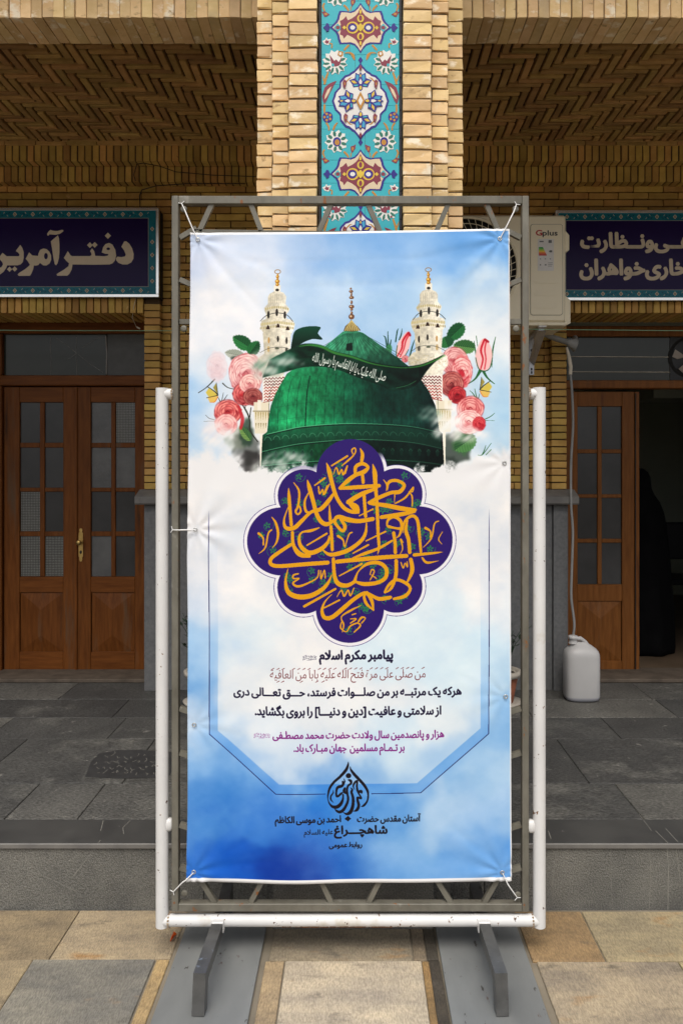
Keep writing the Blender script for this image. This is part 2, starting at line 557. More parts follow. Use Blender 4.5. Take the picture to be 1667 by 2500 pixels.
    # butterflies
    def fly(x, y, m):
        def T(l):
            return [(x + a * m, y + b) for a, b in l]
        fill([np.array(T([(0, 0), (-22, -18), (-30, -6), (-22, 6), (-8, 6)]))], C3(206, 186, 80), blur=.5)
        fill([np.array(T([(0, 0), (-4, -30), (-12, -18)]))], C3(150, 138, 66), blur=.5)
        fill([np.array(T([(0, 2), (-26, 6), (-20, 18), (-8, 18)]))], C3(222, 186, 96), blur=.5)
        fill(brush([(x, y, 2.6), (x - 10 * m, y - 10, 2.2), (x - 27 * m, y - 21, 1.4)]), C3(30, 28, 26))
        fill(brush([(x, y, 1.4), (x - 4 * m, y - 30, 1.2)]), C3(30, 28, 26))
        fill(brush([(x, y + 1, 2.0), (x - 14 * m, y + 4, 1.4), (x - 28 * m, y + 7, 1.4)]), C3(30, 28, 26))
        fill(brush([(x, y + 4, 2), (x - 8 * m, y + 17, 2), (x - 20 * m, y + 18, 1)]), C3(220, 120, 40))
    fly(528, 958, 1)
    fly(1174, 950, -1)

    # ---- minarets, the second one the mirror image of the first
    CR, CRs, OL, DK = C3(236, 232, 218), C3(204, 194, 164), C3(176, 160, 104), C3(44, 40, 38)
    for f in (fR, fRm):
        light = 1 if f is fR else -1

        def shade(X, Y, f=f):
            cx = 1047.6 if f is fR else 672.9
            k = np.clip(0.5 + (X - cx) / 60.0, 0, 1)[..., None]
            t_ = (ntex(X, Y, 8.0)[..., None] - .5) * .45
            return np.clip((C3(198, 192, 172) * (1 - k) + C3(240, 236, 222) * k) * (1 + t_), 0, 1)
        fill([f([(470, 1900), (502, 1900), (500, 2275), (478, 2275)])], CR)
        fill([f([(390, 1545), (575, 1545), (560, 1900), (430, 1900)])], C3(226, 218, 196), blur=.5)
        for k in range(6):
            fill([f([(400 + k * 28, 1660), (418 + k * 28, 1660), (410 + k * 28, 1760)])], OL)
            fill([f([(400 + k * 28, 1780), (414 + k * 28, 1780), (408 + k * 28, 1850)])], C3(150, 136, 92))
        fill([f([(385, 1640), (585, 1640), (585, 1656), (385, 1656)])], C3(170, 160, 130))
        fill([f([(490, 1520), (530, 1520), (530, 1640), (490, 1640)])], CR)
        fill([f([(110, 1250), (470, 1250), (470, 1550), (300, 1530)])], C3(238, 232, 226))
        for r in range(8):
            y = 1262 + r * 34
            z = [(200 + i * 19.5, y + (18 if i % 2 else -4) + i * 1.0, 10) for i in range(14)]
            z = np.array(z)
            zz = f(z)
            for i in range(len(zz) - 1):
                fill(brush([zz[i], zz[i + 1]], n=1, cap=4), C3(164, 62, 52) if r > 2 else C3(112, 52, 48))
        fill(brush(f([(330, 1520, 8), (465, 1548, 8)])), C3(150, 70, 60))
        fill([f([(75, 1060), (140, 995), (455, 995), (530, 1050), (532, 1150), (478, 1210), (470, 1255), (240, 1255), (210, 1160), (80, 1140)])], shade, blur=.4)
        for k in range(60):
            a = RNG.rand(2)
            fill([ell(*f((90 + a[0] * 430, 1030 + a[1] * 110)), 1.6, 1.2, n=6)], OL, .5)
        fill([f([(150, 750), (165, 1000), (455, 1000), (475, 760)])], shade)
        fill([f([(270, 760), (272, 1000), (280, 1000), (280, 760)])], C3(206, 200, 184), .8)
        for x, y, w, hh, c in ((300, 830, 13, 36, DK), (202, 850, 12, 40, DK), (405, 845, 12, 36, C3(190, 150, 90)), (310, 938, 26, 12, C3(90, 96, 80)),
                               (202, 955, 16, 30, C3(80, 78, 70)), (408, 945, 16, 34, C3(196, 170, 120))):
            fill([ell(*f((x, y)), w / 4.6, hh / 4.6, n=14)], c)
        fill(brush(f([(110, 990, 5), (215, 930, 5), (380, 930, 5), (505, 985, 5)])), C3(60, 64, 60))
        fill([f([(108, 672), (128, 620), (250, 588), (400, 588), (490, 622), (502, 672), (486, 735), (442, 792), (165, 800), (128, 740)])], shade, blur=.4)
        for k in range(20):
            x = 122 + k * 19.5
            yy = 640 + 26 * abs(x - 305) / 200
            fill([ell(*f((x, yy)), 1.7, 4.2, n=8)], C3(196, 184, 134))
            fill([ell(*f((x + 8, yy + 45)), 1.2, 3.6, n=8)], C3(166, 152, 100))
        for x, y in ((190, 712), (300, 682), (415, 700)):
            fill([f([(x - 24, y + 20), (x - 12, y - 14), (x, y - 28), (x + 12, y - 14), (x + 24, y + 20)])], C3(56, 40, 34))
        fill([f([(170, 492), (205, 448), (222, 428), (415, 428), (462, 480), (455, 515), (440, 545), (440, 600), (205, 600), (205, 550), (178, 520)])], shade, blur=.4)
        for k in range(13):
            fill([ell(*f((188 + k * 21, 470 + (k - 6) ** 2 * .6)), 1.5, 3.6, n=8)], C3(180, 166, 112))
        for x, y in ((224, 560), (316, 530), (412, 556)):
            fill([ell(*f((x, y)), 3.4, 9.5, n=12)], DK)
        fill(brush(f([(133, 632, 7), (200, 560, 7), (310, 536, 7), (430, 562, 7), (505, 627, 7)])), C3(52, 56, 56))
        fill([f([(213, 430), (211, 345), (240, 306), (290, 290), (350, 292), (400, 318), (419, 352), (419, 430)])], shade)
        for k in range(7):
            x = 250 + k * 22
            fill(brush(f([(x, 425, 4), (x, 320 + abs(k - 3) * 6, 4)])), C3(178, 172, 150))
        fill([f([(275, 222), (352, 222), (352, 292), (275, 292)])], CR)
        fill([ell(*f((313, 275)), 4.6, 3.4)], DK)
        for x, y, r in ((312, 212, 22), (312, 178, 27), (310, 145, 13), (311, 124, 19), (309, 103, 11)):
            fill([ell(*f((x, y)), r / 4.6, r / 5.2)], C3(178, 122, 30))
            fill([ell(*f((x - 6 * light, y - 5)), r / 10, r / 11)], C3(240, 206, 110))
        rg = ell(*f((310, 68)), 7.2, 4.9)
        rg = np.concatenate([rg, rg[:1]])
        fill(brush([(a, b, 1.7) for a, b in rg], n=1), C3(150, 106, 36))

    # ---- the green dome
    def domecol(X, Y):
        k = np.clip((X - 640) / 420.0, 0, 1)
        st = np.array([0, .12, .34, .52, .70, .86, 1.0])
        cr = np.array([[14, 80, 52], [26, 128, 78], [20, 108, 66], [14, 74, 52], [9, 40, 33], [12, 48, 40], [7, 24, 24]]) / 255.0
        c = np.stack([np.interp(k, st, cr[:, i]) for i in range(3)], -1)
        n = np.sin(Y * 1.9) * .05 + np.sin(X * 2.3 + Y * .7) * .05
        low = np.clip((Y - 1050) / 20, 0, 1)[..., None]
        c = c * (1 - low * .45)
        top = np.clip((905 - Y) / 60, 0, 1)[..., None]
        c = c * (1 - top) + (C3(58, 146, 108) * (1 - .50 * np.clip((X[..., None] - 850) / 120, 0, 1))) * top
        tx = (ntex(X, Y, 3.0) - .5) * .45 + (ntex(X + 90, Y * .5, 9.0) - .5) * .8
        gl = .35 * np.exp(-((Y - 1026) / 12.0) ** 2) + .25 * np.exp(-(((X - 845) / 30.0) ** 2 + ((Y - 945) / 26.0) ** 2)) + .15 * np.exp(-(((X - 700) / 40.0) ** 2 + ((Y - 960) / 50.0) ** 2))
        return np.clip(c * (1 + n[..., None] + tx[..., None]) * (1 + gl[..., None]), 0, 1).astype(np.float32)
    dome = [(836, 803), (861, 799), (886, 807), (915, 828), (942, 848), (970, 868), (997, 889), (1028, 922), (1050, 955), (1064, 987), (1070, 1020), (1073, 1048),
            (1081, 1056), (1083, 1090), (1086, 1150), (634, 1155), (636, 1090), (638, 1056), (649, 1048), (652, 1018), (658, 985), (668, 958), (680, 935), (698, 905),
            (720, 890), (750, 868), (776, 850), (800, 832)]
    fill([np.array(dome)], domecol)
    for k in range(-9, 10):               # standing seams
        xb = 862 + k * 24.5 + k * abs(k) * -.15
        xm = 862 + k * 23.0
        w = 2.6 if k == -5 else 1.0
        al = .8 if k == -5 else .55
        fill(brush([(862 + k * 21.5, 905 + abs(k) ** 2 * .25, w * .8), (xm, 960, w), (xb, 1034 + k * k * .12, w)]), C3(4, 34, 26), min(1, al + .2))
        fill(brush([(862 + k * 2.3, 808, .8), (862 + k * 13, 862, .9)]), C3(8, 50, 36), .85)
    for yy in (935, 975, 1008):
        fill(brush([(660 + (1008 - yy) * .2, yy + 14, .8), (760, yy, .8), (862, yy - 4, .8), (980, yy + 2, .8), (1055, yy + 16, .8)]), C3(8, 60, 42), .45)
    fill([fC([(800, 630), (848, 622), (850, 688), (795, 686)])], C3(14, 30, 26))
    band = [[(150, 350), (300, 315), (430, 292), (700, 274), (1000, 280), (1250, 302), (1455, 348)],
            [(115, 482), (270, 445), (450, 416), (800, 394), (1100, 406), (1300, 430), (1478, 472)],
            [(110, 590), (300, 572), (560, 552), (800, 546), (1030, 550), (1300, 566), (1482, 592)]]
    b0 = fB(band[0])
    b1 = fB(band[1])
    fill([np.concatenate([spline(b0, 6), spline(b1, 6)[::-1]])], C3(16, 56, 42), .55)
    for k, b in enumerate(band):
        q = fB(b)
        fill(brush([(x, y + 2.5, 3) for x, y in q]), C3(8, 26, 24), .7)
        fill(brush([(x, y, 1.7) for x, y in q]), C3(96, 190, 140) if k == 0 else C3(76, 150, 112), .85, tex=lambda X, Y: np.clip(1.2 - (X - 640) / 520, .25, 1))
    for k in range(21):
        x = 130 + k * 68
        y = 352 - 36 * math.sin(k / 20 * math.pi) ** .8 + 24
        a = fB([(x, y + 22), (x + 8, y + 4), (x + 24, y - 6), (x + 44, y + 4), (x + 54, y + 22)])
        fill(brush([(p[0], p[1], 1.3) for p in a]), C3(86, 156, 120), max(.15, .75 - k * .03))
    for k in range(20):
        if 5 < k < 13:
            continue
        x, y = fB((150 + k * 68, 505 - 20 * math.sin(k / 19 * math.pi)))
        fill([ell(x, y, 4, 8)], C3(10, 40, 32), .7)
        fill(brush([(x - 4, y - 3, .8), (x, y - 9, 1), (x + 4, y - 3, .8)]), C3(70, 140, 106), .5)
    # finial
    for x, y, rx, ry in ((840, 415, 24, 22), (840, 385, 10, 14), (840, 335, 22, 16), (840, 358, 12, 10), (840, 300, 9, 16), (840, 262, 20, 13), (838, 235, 8, 20), (836, 212, 17, 12), (834, 190, 9, 8)):
        p = fC((x, y))
        fill([ell(p[0], p[1], rx / 3.27, ry / 3.27)], C3(112, 76, 56))
        fill([ell(p[0] - 1.6, p[1] - 1, rx / 9, ry / 9)], C3(222, 190, 150))
    fill([fC([(775, 528), (790, 490), (822, 462), (838, 438), (852, 462), (888, 492), (915, 526), (845, 534)])], C3(92, 74, 36))
    for k in range(7):
        a = fC([(790 + k * 18, 524, 9), (812 + k * 9.5, 480, 6), (836 + k * 1.5, 446, 2)])
        fill(brush(a), C3(206, 186, 120))

    # ---- ribbon with white lettering
    fill([spline(fC([(355, 690), (362, 590), (388, 520), (480, 489), (590, 495), (568, 545), (608, 595), (520, 592), (430, 630)]), 3, True)],
         lambda X, Y: C3(14, 62, 44) * (1 - .5 * np.clip((Y - 795) / 40, 0, 1)[..., None]) + 0 * X[..., None])
    up = [(180, 752), (330, 676), (420, 635), (500, 625), (600, 640), (700, 688), (850, 726), (1000, 778), (1150, 806), (1280, 816), (1400, 802), (1500, 766), (1595, 722)]
    dn = [(1568, 745), (1500, 800), (1445, 862), (1400, 925), (1330, 985), (1180, 1010), (1060, 962), (900, 906), (750, 846), (600, 812), (450, 816), (320, 850), (120, 900)]

    def ribcol(X, Y):
        u = np.clip((X - 650) / 420, 0, 1)[..., None]
        n = (.5 + .3 * np.sin((Y - X * .32) * .23 + np.sin(X * .03) * 2) + .2 * np.sin(X * .05 + Y * .11))[..., None]
        return np.clip((C3(13, 60, 40) * (1 - u) + C3(6, 22, 19) * u) * (0.62 + .5 * n) * (1 + (ntex(X, Y * 2, 2.0)[..., None] - .5) * 1.6), 0, 1)
    fill([np.concatenate([spline(fC(up), 5), spline(fC(dn), 5)])], ribcol, blur=.5)
    fill(brush([(x, y + 4, w) for (x, y), w in zip(fC(up[2:]), (2, 4, 6, 6, 5, 3, 2, 2, 3, 4, 2))]), C3(66, 150, 58), .7, blur=2)
    fill(brush([(x, y, 1.2) for x, y in fC([(1200, 990), (1290, 970), (1360, 935)])]), C3(60, 130, 80), .7)
    put_text('صلی الله علیک یا ابا القاسم یا رسول الله', 0, 100, 0, 23, C3(214, 224, 216), 0.004,
             path=fC([(522, 772), (640, 788), (750, 816), (850, 856), (950, 892), (1110, 932)]))

    # ---- smoke and cloud in front
    def puff(x, y, rx, ry, c, al, seed, bl=14):
        r2 = np.random.RandomState(seed)
        ph = r2.rand(6) * 6

        def tx(X, Y):
            n = np.sin(X * .09 + ph[0] + np.sin(Y * .13 + ph[1]) * 1.6) + np.sin(Y * .17 + ph[2] + np.sin(X * .07 + ph[3]) * 2) + .6 * np.sin((X + Y) * .31 + ph[4])
            return np.clip(.62 + .2 * n, 0, 1)
        fill([ell(x, y, rx, ry, wob=.3, seed=seed)], C3(*c), al, blur=bl, tex=tx)
    puff(655, 888, 42, 22, (60, 120, 96), .8, 1, 10)
    puff(688, 868, 34, 16, (120, 160, 144), .7, 2, 9)
    puff(648, 905, 34, 20, (196, 206, 198), .8, 3, 10)
    puff(630, 875, 30, 26, (222, 216, 210), .7, 4, 12)
    puff(700, 878, 40, 10, (210, 220, 214), .65, 14, 8)
    puff(1108, 1030, 26, 44, (240, 240, 240), .95, 5, 12)
    puff(1078, 1040, 22, 30, (232, 236, 234), .8, 6, 12)
    puff(1050, 1008, 30, 16, (170, 196, 184), .7, 7, 12)
    puff(1150, 1060, 40, 18, (240, 238, 238), .8, 8, 12)
    puff(530, 1060, 42, 30, (230, 231, 234), .95, 9, 14)
    puff(520, 1040, 30, 22, (236, 220, 222), .5, 10, 12)
    puff(700, 1112, 56, 16, (206, 216, 212), .8, 11, 12)
    puff(655, 1135, 44, 18, (214, 222, 218), .7, 12, 10)
    puff(560, 1120, 30, 40, (226, 229, 233), .9, 13, 12)
    # the ground of cloud that swallows the base
    n = fbm((int(200 * AS), AW), 40, 5, 77, .6)
    y0 = int((1035 - AY0) * AS)
    hh = n.shape[0]
    yy = (np.arange(hh) / AS + 1035)[:, None]
    xx = (np.arange(AW) / AS + AX0)[None, :]
    edge = 1142 - 14 * np.exp(-((xx - 700) / 60.0) ** 2) - 14 * np.exp(-((np.abs(xx - 862) - 225) / 30.0) ** 2) - 62 * np.clip((np.abs(xx - 862) - 265) / 90, 0, 1) ** .8
    m = np.clip((yy - edge + (n - .5) * 70) / (14 + 30 * np.clip((np.abs(xx - 862) - 300) / 60, 0, 1)), 0, 1).astype(np.float32)
    fadeb = np.clip((1225 - yy) / 60, 0, 1)
    m *= fadeb.astype(np.float32)
    IMG[y0:y0 + hh] += (C3(227, 229, 233) - IMG[y0:y0 + hh]) * m[..., None]

    # ---- medallion
    big = ((797, 262), (797, 1228), (308, 745), (1286, 745))
    dia = ((467, 417), (1127, 417), (467, 1073), (1127, 1073))

    def lob(d):
        return ([ell(*fM(c), (240 + d) / 2.9037, n=90) for c in big] + [ell(*fM(c), (184 + d) / 2.9037, n=80) for c in dia] +
                [ell(*fM((797, 745)), 420 / 2.9037, n=60)])
    ringm = lambda X, Y: np.clip((Y - 1098 - 26 * (X < 862)) / 22, 0, 1)
    fill(lob(28), C3(58, 46, 120), tex=ringm)
    fill(lob(24), C3(226, 226, 234), tex=ringm)
    fill(lob(2), C3(44, 26, 104))
    GR = C3(40, 122, 74)
    rs = np.random.RandomState(5)
    for cx_, cy_, n_ in ((797, 260, 7), (797, 1228, 6), (308, 745, 6), (1286, 745, 6), (467, 417, 6), (1127, 417, 6), (467, 1073, 6), (1127, 1073, 6), (797, 745, 7), (600, 900, 5), (1000, 620, 5), (950, 1000, 4), (620, 560, 4)):
        for k in range(n_):
            a = rs.rand() * 6.28
            rr = 60 + rs.rand() * 110
            x, y = cx_ + math.cos(a) * rr, cy_ + math.sin(a) * rr
            r1 = 26 + rs.rand() * 26
            a0 = rs.rand() * 6.28
            fill(brush(fM([(x + math.cos(a0 + q) * r1 * (1 - q * .14), y + math.sin(a0 + q) * r1 * (1 - q * .14), 3.2) for q in np.linspace(0, 4.6, 9)])), GR, .9)
            for q in range(5):
                b = a0 + q * 1.256
                px, py = fM((x + math.cos(b) * 15, y + math.sin(b) * 15))
                fill([ell(px, py, 4.0, 2.1, b, n=8)], GR, .9)
    GOLD = [
        [(815, 128, 8), (808, 98, 13), (828, 84, 12), (836, 106, 12), (818, 138, 12), (782, 172, 16), (738, 208, 9)],
        [(664, 208, 13), (776, 141, 17)],
        [(868, 88, 8), (884, 130, 30), (878, 180, 26)],
        [(832, 264, 24), (838, 216, 30), (885, 196, 30), (924, 222, 26), (892, 256, 38), (838, 275, 34), (785, 312, 36), (722, 368, 22)],
        [(726, 370, 26), (830, 364, 34), (1004, 354, 30)], [(985, 374, 24), (880, 412, 38), (785, 468, 40)],
        [(786, 470, 26), (835, 508, 60), (856, 544, 22)],
        [(628, 188, 6), (645, 240, 34), (665, 320, 34), (688, 400, 32), (716, 460, 30), (758, 512, 32), (810, 538, 30), (856, 545, 14)],
        [(884, 270, 26), (890, 330, 27)], [(896, 420, 27), (908, 572, 27)],
        [(958, 200, 6), (972, 262, 38), (977, 350, 32), (986, 450, 28), (992, 560, 28), (998, 700, 26), (1004, 790, 22), (994, 842, 4)],
        [(1062, 384, 10), (1072, 330, 26), (1128, 318, 26), (1182, 350, 28), (1150, 398, 34), (1090, 404, 30), (1000, 440, 32), (930, 474, 24)],
        [(938, 478, 28), (1050, 494, 36), (1170, 518, 38), (1262, 528, 26)], [(1256, 540, 24), (1150, 560, 36), (1020, 578, 32)],
        [(960, 590, 34), (860, 604, 36), (780, 592, 40), (712, 572, 34), (690, 610, 26), (742, 672, 26), (762, 640, 30), (730, 590, 20)],
        [(1116, 400, 14), (1112, 480, 4)], [(1120, 480, 12), (1190, 440, 16), (1236, 380, 13), (1248, 368, 12), (1240, 398, 12), (1216, 400, 9), (1238, 430, 13), (1240, 500, 10)],
        [(1035, 312, 6), (1060, 350, 16), (1054, 394, 4)],
        [(492, 308, 6), (506, 360, 34), (532, 450, 34), (560, 550, 34), (598, 610, 36), (640, 622, 34), (690, 590, 22), (720, 570, 16)],
        [(358, 366, 6), (362, 430, 28), (372, 540, 27), (380, 628, 27)], [(388, 680, 26), (396, 770, 28), (440, 834, 42), (510, 850, 26)],
        [(394, 326, 6), (430, 378, 17), (434, 440, 18), (424, 500, 18), (410, 530, 18), (426, 552, 14), (446, 530, 16), (436, 494, 14), (418, 500, 10)],
        [(360, 492, 6), (328, 590, 16), (342, 648, 30), (400, 648, 36), (452, 600, 32), (520, 536, 26), (590, 514, 34), (650, 450, 34), (690, 388, 12)],
        [(505, 392, 8), (474, 460, 18), (484, 530, 22), (522, 540, 14)],
        [(545, 346, 12), (617, 295, 16)], [(572, 356, 11), (580, 405, 15), (602, 376, 11), (608, 412, 15), (634, 350, 11), (622, 400, 14)], [(648, 340, 12), (616, 410, 10)],
        [(676, 270, 6), (698, 222, 11), (716, 268, 15), (736, 236, 11), (748, 272, 15), (776, 210, 12), (762, 264, 12)],
        [(650, 486, 6), (654, 560, 24), (656, 592, 26)], [(662, 640, 26), (668, 720, 27), (672, 806, 26)], [(680, 870, 28), (688, 990, 30), (716, 1048, 38), (780, 1060, 34), (836, 1030, 26)],
        [(578, 648, 10), (520, 668, 24), (456, 680, 15), (436, 722, 24), (450, 780, 32), (510, 826, 38), (590, 800, 36), (640, 752, 26), (650, 708, 12)], [(492, 772, 12), (632, 690, 17)],
        [(240, 572, 6), (268, 612, 20), (286, 682, 22), (276, 750, 16), (246, 792, 4)],
        [(148, 690, 22), (180, 722, 14), (182, 770, 14)], [(150, 834, 4), (196, 790, 14), (216, 690, 13), (240, 664, 12)],
        [(382, 764, 26), (300, 818, 30), (238, 868, 30), (238, 908, 32), (300, 920, 32), (480, 906, 34), (640, 896, 34)], [(706, 890, 34), (1000, 866, 36), (1200, 854, 32)], [(1254, 848, 28), (1400, 836, 18), (1460, 830, 2)],
        [(598, 800, 8), (650, 838, 28), (720, 832, 36), (800, 802, 34), (880, 740, 30), (910, 680, 24), (914, 618, 10)],
        [(712, 708, 22), (748, 736, 14), (756, 778, 14)], [(762, 790, 8), (790, 700, 12), (812, 684, 12)],
        [(1060, 640, 12), (1068, 598, 22), (1110, 576, 26), (1156, 604, 26), (1164, 656, 26), (1120, 656, 18), (1070, 644, 24)], [(1164, 656, 24), (1150, 704, 18), (1130, 724, 8)],
        [(1108, 690, 28), (1118, 760, 28), (1120, 830, 28)], [(1126, 888, 30), (1124, 990, 30), (1092, 1082, 24), (1046, 1118, 8)],
        [(1172, 690, 6), (1186, 610, 20), (1238, 570, 26), (1276, 600, 28), (1290, 700, 26), (1302, 826, 22)], [(1312, 870, 16), (1346, 904, 20), (1428, 892, 3)],
        [(1206, 600, 14), (1194, 670, 30), (1214, 740, 30), (1222, 830, 30)], [(1230, 880, 32), (1240, 960, 34), (1206, 1040, 16)],
        [(1176, 760, 6), (1158, 736, 14), (1172, 800, 10), (1150, 850, 3)],
        [(1334, 658, 24), (1368, 680, 14), (1370, 722, 14)], [(1318, 796, 5), (1376, 730, 13), (1398, 630, 12), (1428, 610, 10)], [(1456, 686, 5), (1428, 738, 10), (1452, 774, 4)],
        [(820, 832, 12), (928, 774, 16)], [(816, 866, 10), (900, 836, 26), (1000, 800, 24), (1096, 746, 18)], [(912, 746, 10), (1050, 680, 16)], [(864, 566, 10), (960, 520, 14)],
        [(830, 1036, 30), (856, 964, 12), (920, 910, 26), (1000, 902, 32), (1054, 942, 32), (1050, 1008, 32), (990, 1044, 32), (900, 1052, 34), (850, 1040, 24)],
        [(940, 986, 8), (952, 950, 12), (970, 960, 11), (960, 990, 12), (940, 1024, 8)], [(950, 988, 9), (984, 1012, 10)],
        [(722, 992, 10), (882, 908, 17)],
        [(358, 938, 5), (340, 1028, 22), (360, 1106, 38), (430, 1138, 42), (520, 1130, 40), (600, 1086, 34), (642, 1040, 24), (668, 984, 8)],
        [(430, 974, 12), (396, 984, 15), (396, 1008, 13), (436, 1008, 11), (392, 1040, 15), (430, 1064, 20), (510, 1036, 14), (566, 1000, 12), (576, 950, 10)], [(590, 952, 9), (592, 1010, 13), (616, 950, 10), (622, 1004, 12)],
        [(472, 1206, 22), (694, 1084, 18)], [(614, 1218, 12), (722, 1164, 15)],
        [(668, 1122, 5), (618, 1176, 14), (598, 1240, 26), (618, 1288, 34), (672, 1284, 36), (750, 1222, 36), (830, 1156, 32), (908, 1116, 30), (950, 1166, 30), (964, 1240, 14)], [(960, 1236, 12), (914, 1192, 24), (898, 1140, 22), (920, 1110, 20)],
        [(930, 1120, 22), (1000, 1158, 32), (1070, 1152, 30), (1086, 1148, 26)], [(1044, 1112, 18), (1076, 1058, 24), (1130, 1024, 26), (1200, 1052, 28), (1226, 1090, 24), (1190, 1140, 30), (1110, 1160, 22)],
        [(704, 1142, 5), (736, 1094, 11), (756, 1136, 15), (784, 1094, 12), (800, 1134, 13), (826, 1080, 9)],
        [(1160, 900, 9), (1176, 940, 12), (1190, 906, 9), (1206, 932, 12), (1204, 894, 7)],
        [(876, 1204, 4), (800, 1240, 18), (736, 1284, 10), (752, 1340, 14), (742, 1392, 6)], [(742, 1310, 8), (730, 1360, 12), (770, 1390, 9), (800, 1350, 14), (850, 1330, 12), (870, 1350, 14), (826, 1394, 10)],
        [(812, 1270, 11), (838, 1262, 10)], [(856, 1320, 14), (880, 1290, 17), (906, 1296, 9), (880, 1330, 11)], [(800, 1300, 8), (840, 1300, 13), (800, 1330, 10)],
    ]
    for g in GOLD:
        q = fM(g)
        q[:, 2] *= .86
        fill(brush(q), C3(216, 154, 24))

    # ---- lettering
    NV = C3(26, 20, 52)
    BRN = C3(110, 38, 44)
    PUR = C3(122, 24, 124)
    BLK = C3(26, 22, 30)

    def line(s, x0, x1, b, h, c, bold=.02, **k):
        p0 = fT((x0, b))
        p1 = fT((x1, b))
        put_text(s, p0[0], p1[0], p0[1], h / 2.1189, c, bold, **k)
    line('پیامبر مکرم اسلام', 635, 1015, 98, 46, NV, .045)
    line('ﷺ', 548, 620, 98, 22, NV, .0)
    mk = [(i / 30.0 + .016, 1) for i in range(30) if i % 5 != 3] + [(.08, -1), (.2, -1), (.34, -1), (.05, -1), (.3, -1)]
    line('من صلی علی مرة فتح الله علیه بابا من العافیة', 378, 1185, 196, 44, BRN, 0.0, marks=mk)
    line('هرکه یک مرتبــه بر من صلـــوات فرستد، حـــق تعـــالی دری', 190, 1370, 288, 42, NV, .036)
    line('از سلامتی و عافیت [دین و دنیـــا] را بروی بگشاید.', 302, 1265, 388, 44, NV, .036)
    line('هزار و پانصدمین سال ولادت حضرت محمد مصطـفی', 393, 1280, 508, 38, PUR, .028)
    line('ﷺ', 295, 380, 505, 22, PUR, 0.0)
    line('بر تـمـام مسلمین  جهان مبـارک باد.', 502, 1075, 575, 38, PUR, .028)
    line('آستان مقدس حضرت', 830, 1158, 943, 34, BLK, .036)
    line('احمد بن موسی الکاظم', 405, 745, 943, 34, BLK, .036)
    line('شاهچـــراغ', 712, 985, 1005, 42, BLK, .045)
    line('علیه السلام', 555, 705, 1005, 26, BLK, .02)
    line('روابط عمومی', 685, 855, 1075, 26, BLK, .036)

    # ---- drop-shaped emblem
    LOGO = [
        [(785, 190, 8), (778, 280, 56), (720, 420, 84), (560, 600, 76), (400, 740, 70), (280, 900, 66), (232, 1080, 46), (226, 1200, 24), (280, 1350, 44), (380, 1430, 84), (500, 1420, 100), (590, 1330, 88), (640, 1200, 56), (640, 1090, 46)],
        [(838, 318, 10), (850, 400, 50), (940, 530, 80), (1080, 680, 80), (1220, 840, 80), (1310, 1000, 66), (1328, 1130, 50), (1300, 1280, 50), (1210, 1400, 60), (1130, 1430, 10)],
        [(660, 650, 10), (684, 720, 40), (660, 790, 60), (600, 860, 80), (500, 890, 80), (460, 980, 60), (460, 1120, 60), (500, 1140, 60), (580, 1070, 60), (620, 1040, 40)], [(630, 730, 46), (630, 800, 46)],
        [(370, 970, 12), (370, 1040, 36), (310, 1130, 44), (305, 1220, 44), (380, 1310, 8)],
        [(690, 920, 60), (670, 1000, 90), (720, 1060, 50)],
        [(790, 690, 40), (850, 720, 80), (860, 790, 60), (780, 850, 60), (750, 960, 60), (760, 1080, 60), (780, 1200, 62), (750, 1340, 70), (660, 1500, 84), (560, 1570, 84), (470, 1540, 60), (410, 1480, 8)],
        [(845, 900, 10), (890, 960, 60), (870, 1030, 70), (900, 1120, 70), (920, 1260, 80), (900, 1440, 90), (840, 1580, 100), (740, 1630, 70), (640, 1580, 8)],
        [(955, 960, 12), (920, 860, 44), (960, 770, 60), (1030, 720, 50), (1020, 860, 56), (1040, 1000, 60), (1090, 1100, 40)], [(1060, 1020, 60), (1130, 1010, 90), (1150, 1050, 50)],
        [(1080, 1090, 40), (1140, 1200, 50), (1040, 1180, 60), (1040, 1260, 70), (1070, 1400, 80), (1020, 1520, 80), (920, 1560, 12)],
    ]
    fill([ell(*fG((791, 575)), 76 / 11.2, 70 / 11.2)], BLK)
    fill([fG([(680, 1766), (775, 1680), (862, 1760), (780, 1836)])], BLK)
    for g in LOGO:
        fill(brush(fG(g)), BLK)

    # ---- white margins of the print
    for b in ([(456, 558), (1249, 558), (1249, 562.5), (456, 562.5)], [(456, 2146), (1249, 2146), (1249, 2156), (456, 2156)],
              [(1246, 558), (1249, 558), (1249, 2156), (1246, 2156)]):
        fill([np.array(b, float)], C3(232, 234, 238))
    np.clip(IMG, 0, 1, out=IMG)


paint_banner()
_rgba = np.ones((AH, AW, 4), np.float32)
_rgba[..., :3] = IMG[::-1]
banner_print = bpy.data.images.new('banner_print', AW, AH, alpha=False)
banner_print.pixels.foreach_set(_rgba.ravel())
banner_print.update()
banner_print.pack()
# ---------------------------------------------------------------- places: photograph measurements -> metres
def PX(px, Y):
    return (px - CX) * Y / F


def PZ(py, Y):
    return EYE - (py - CY) * Y / F


# ---------------------------------------------------------------- materials
def lin(r, g, b):
    f = lambda c: (c / 255 / 12.92) if c / 255 <= 0.04045 else ((c / 255 + 0.055) / 1.055) ** 2.4
    return (f(r), f(g), f(b), 1.0)


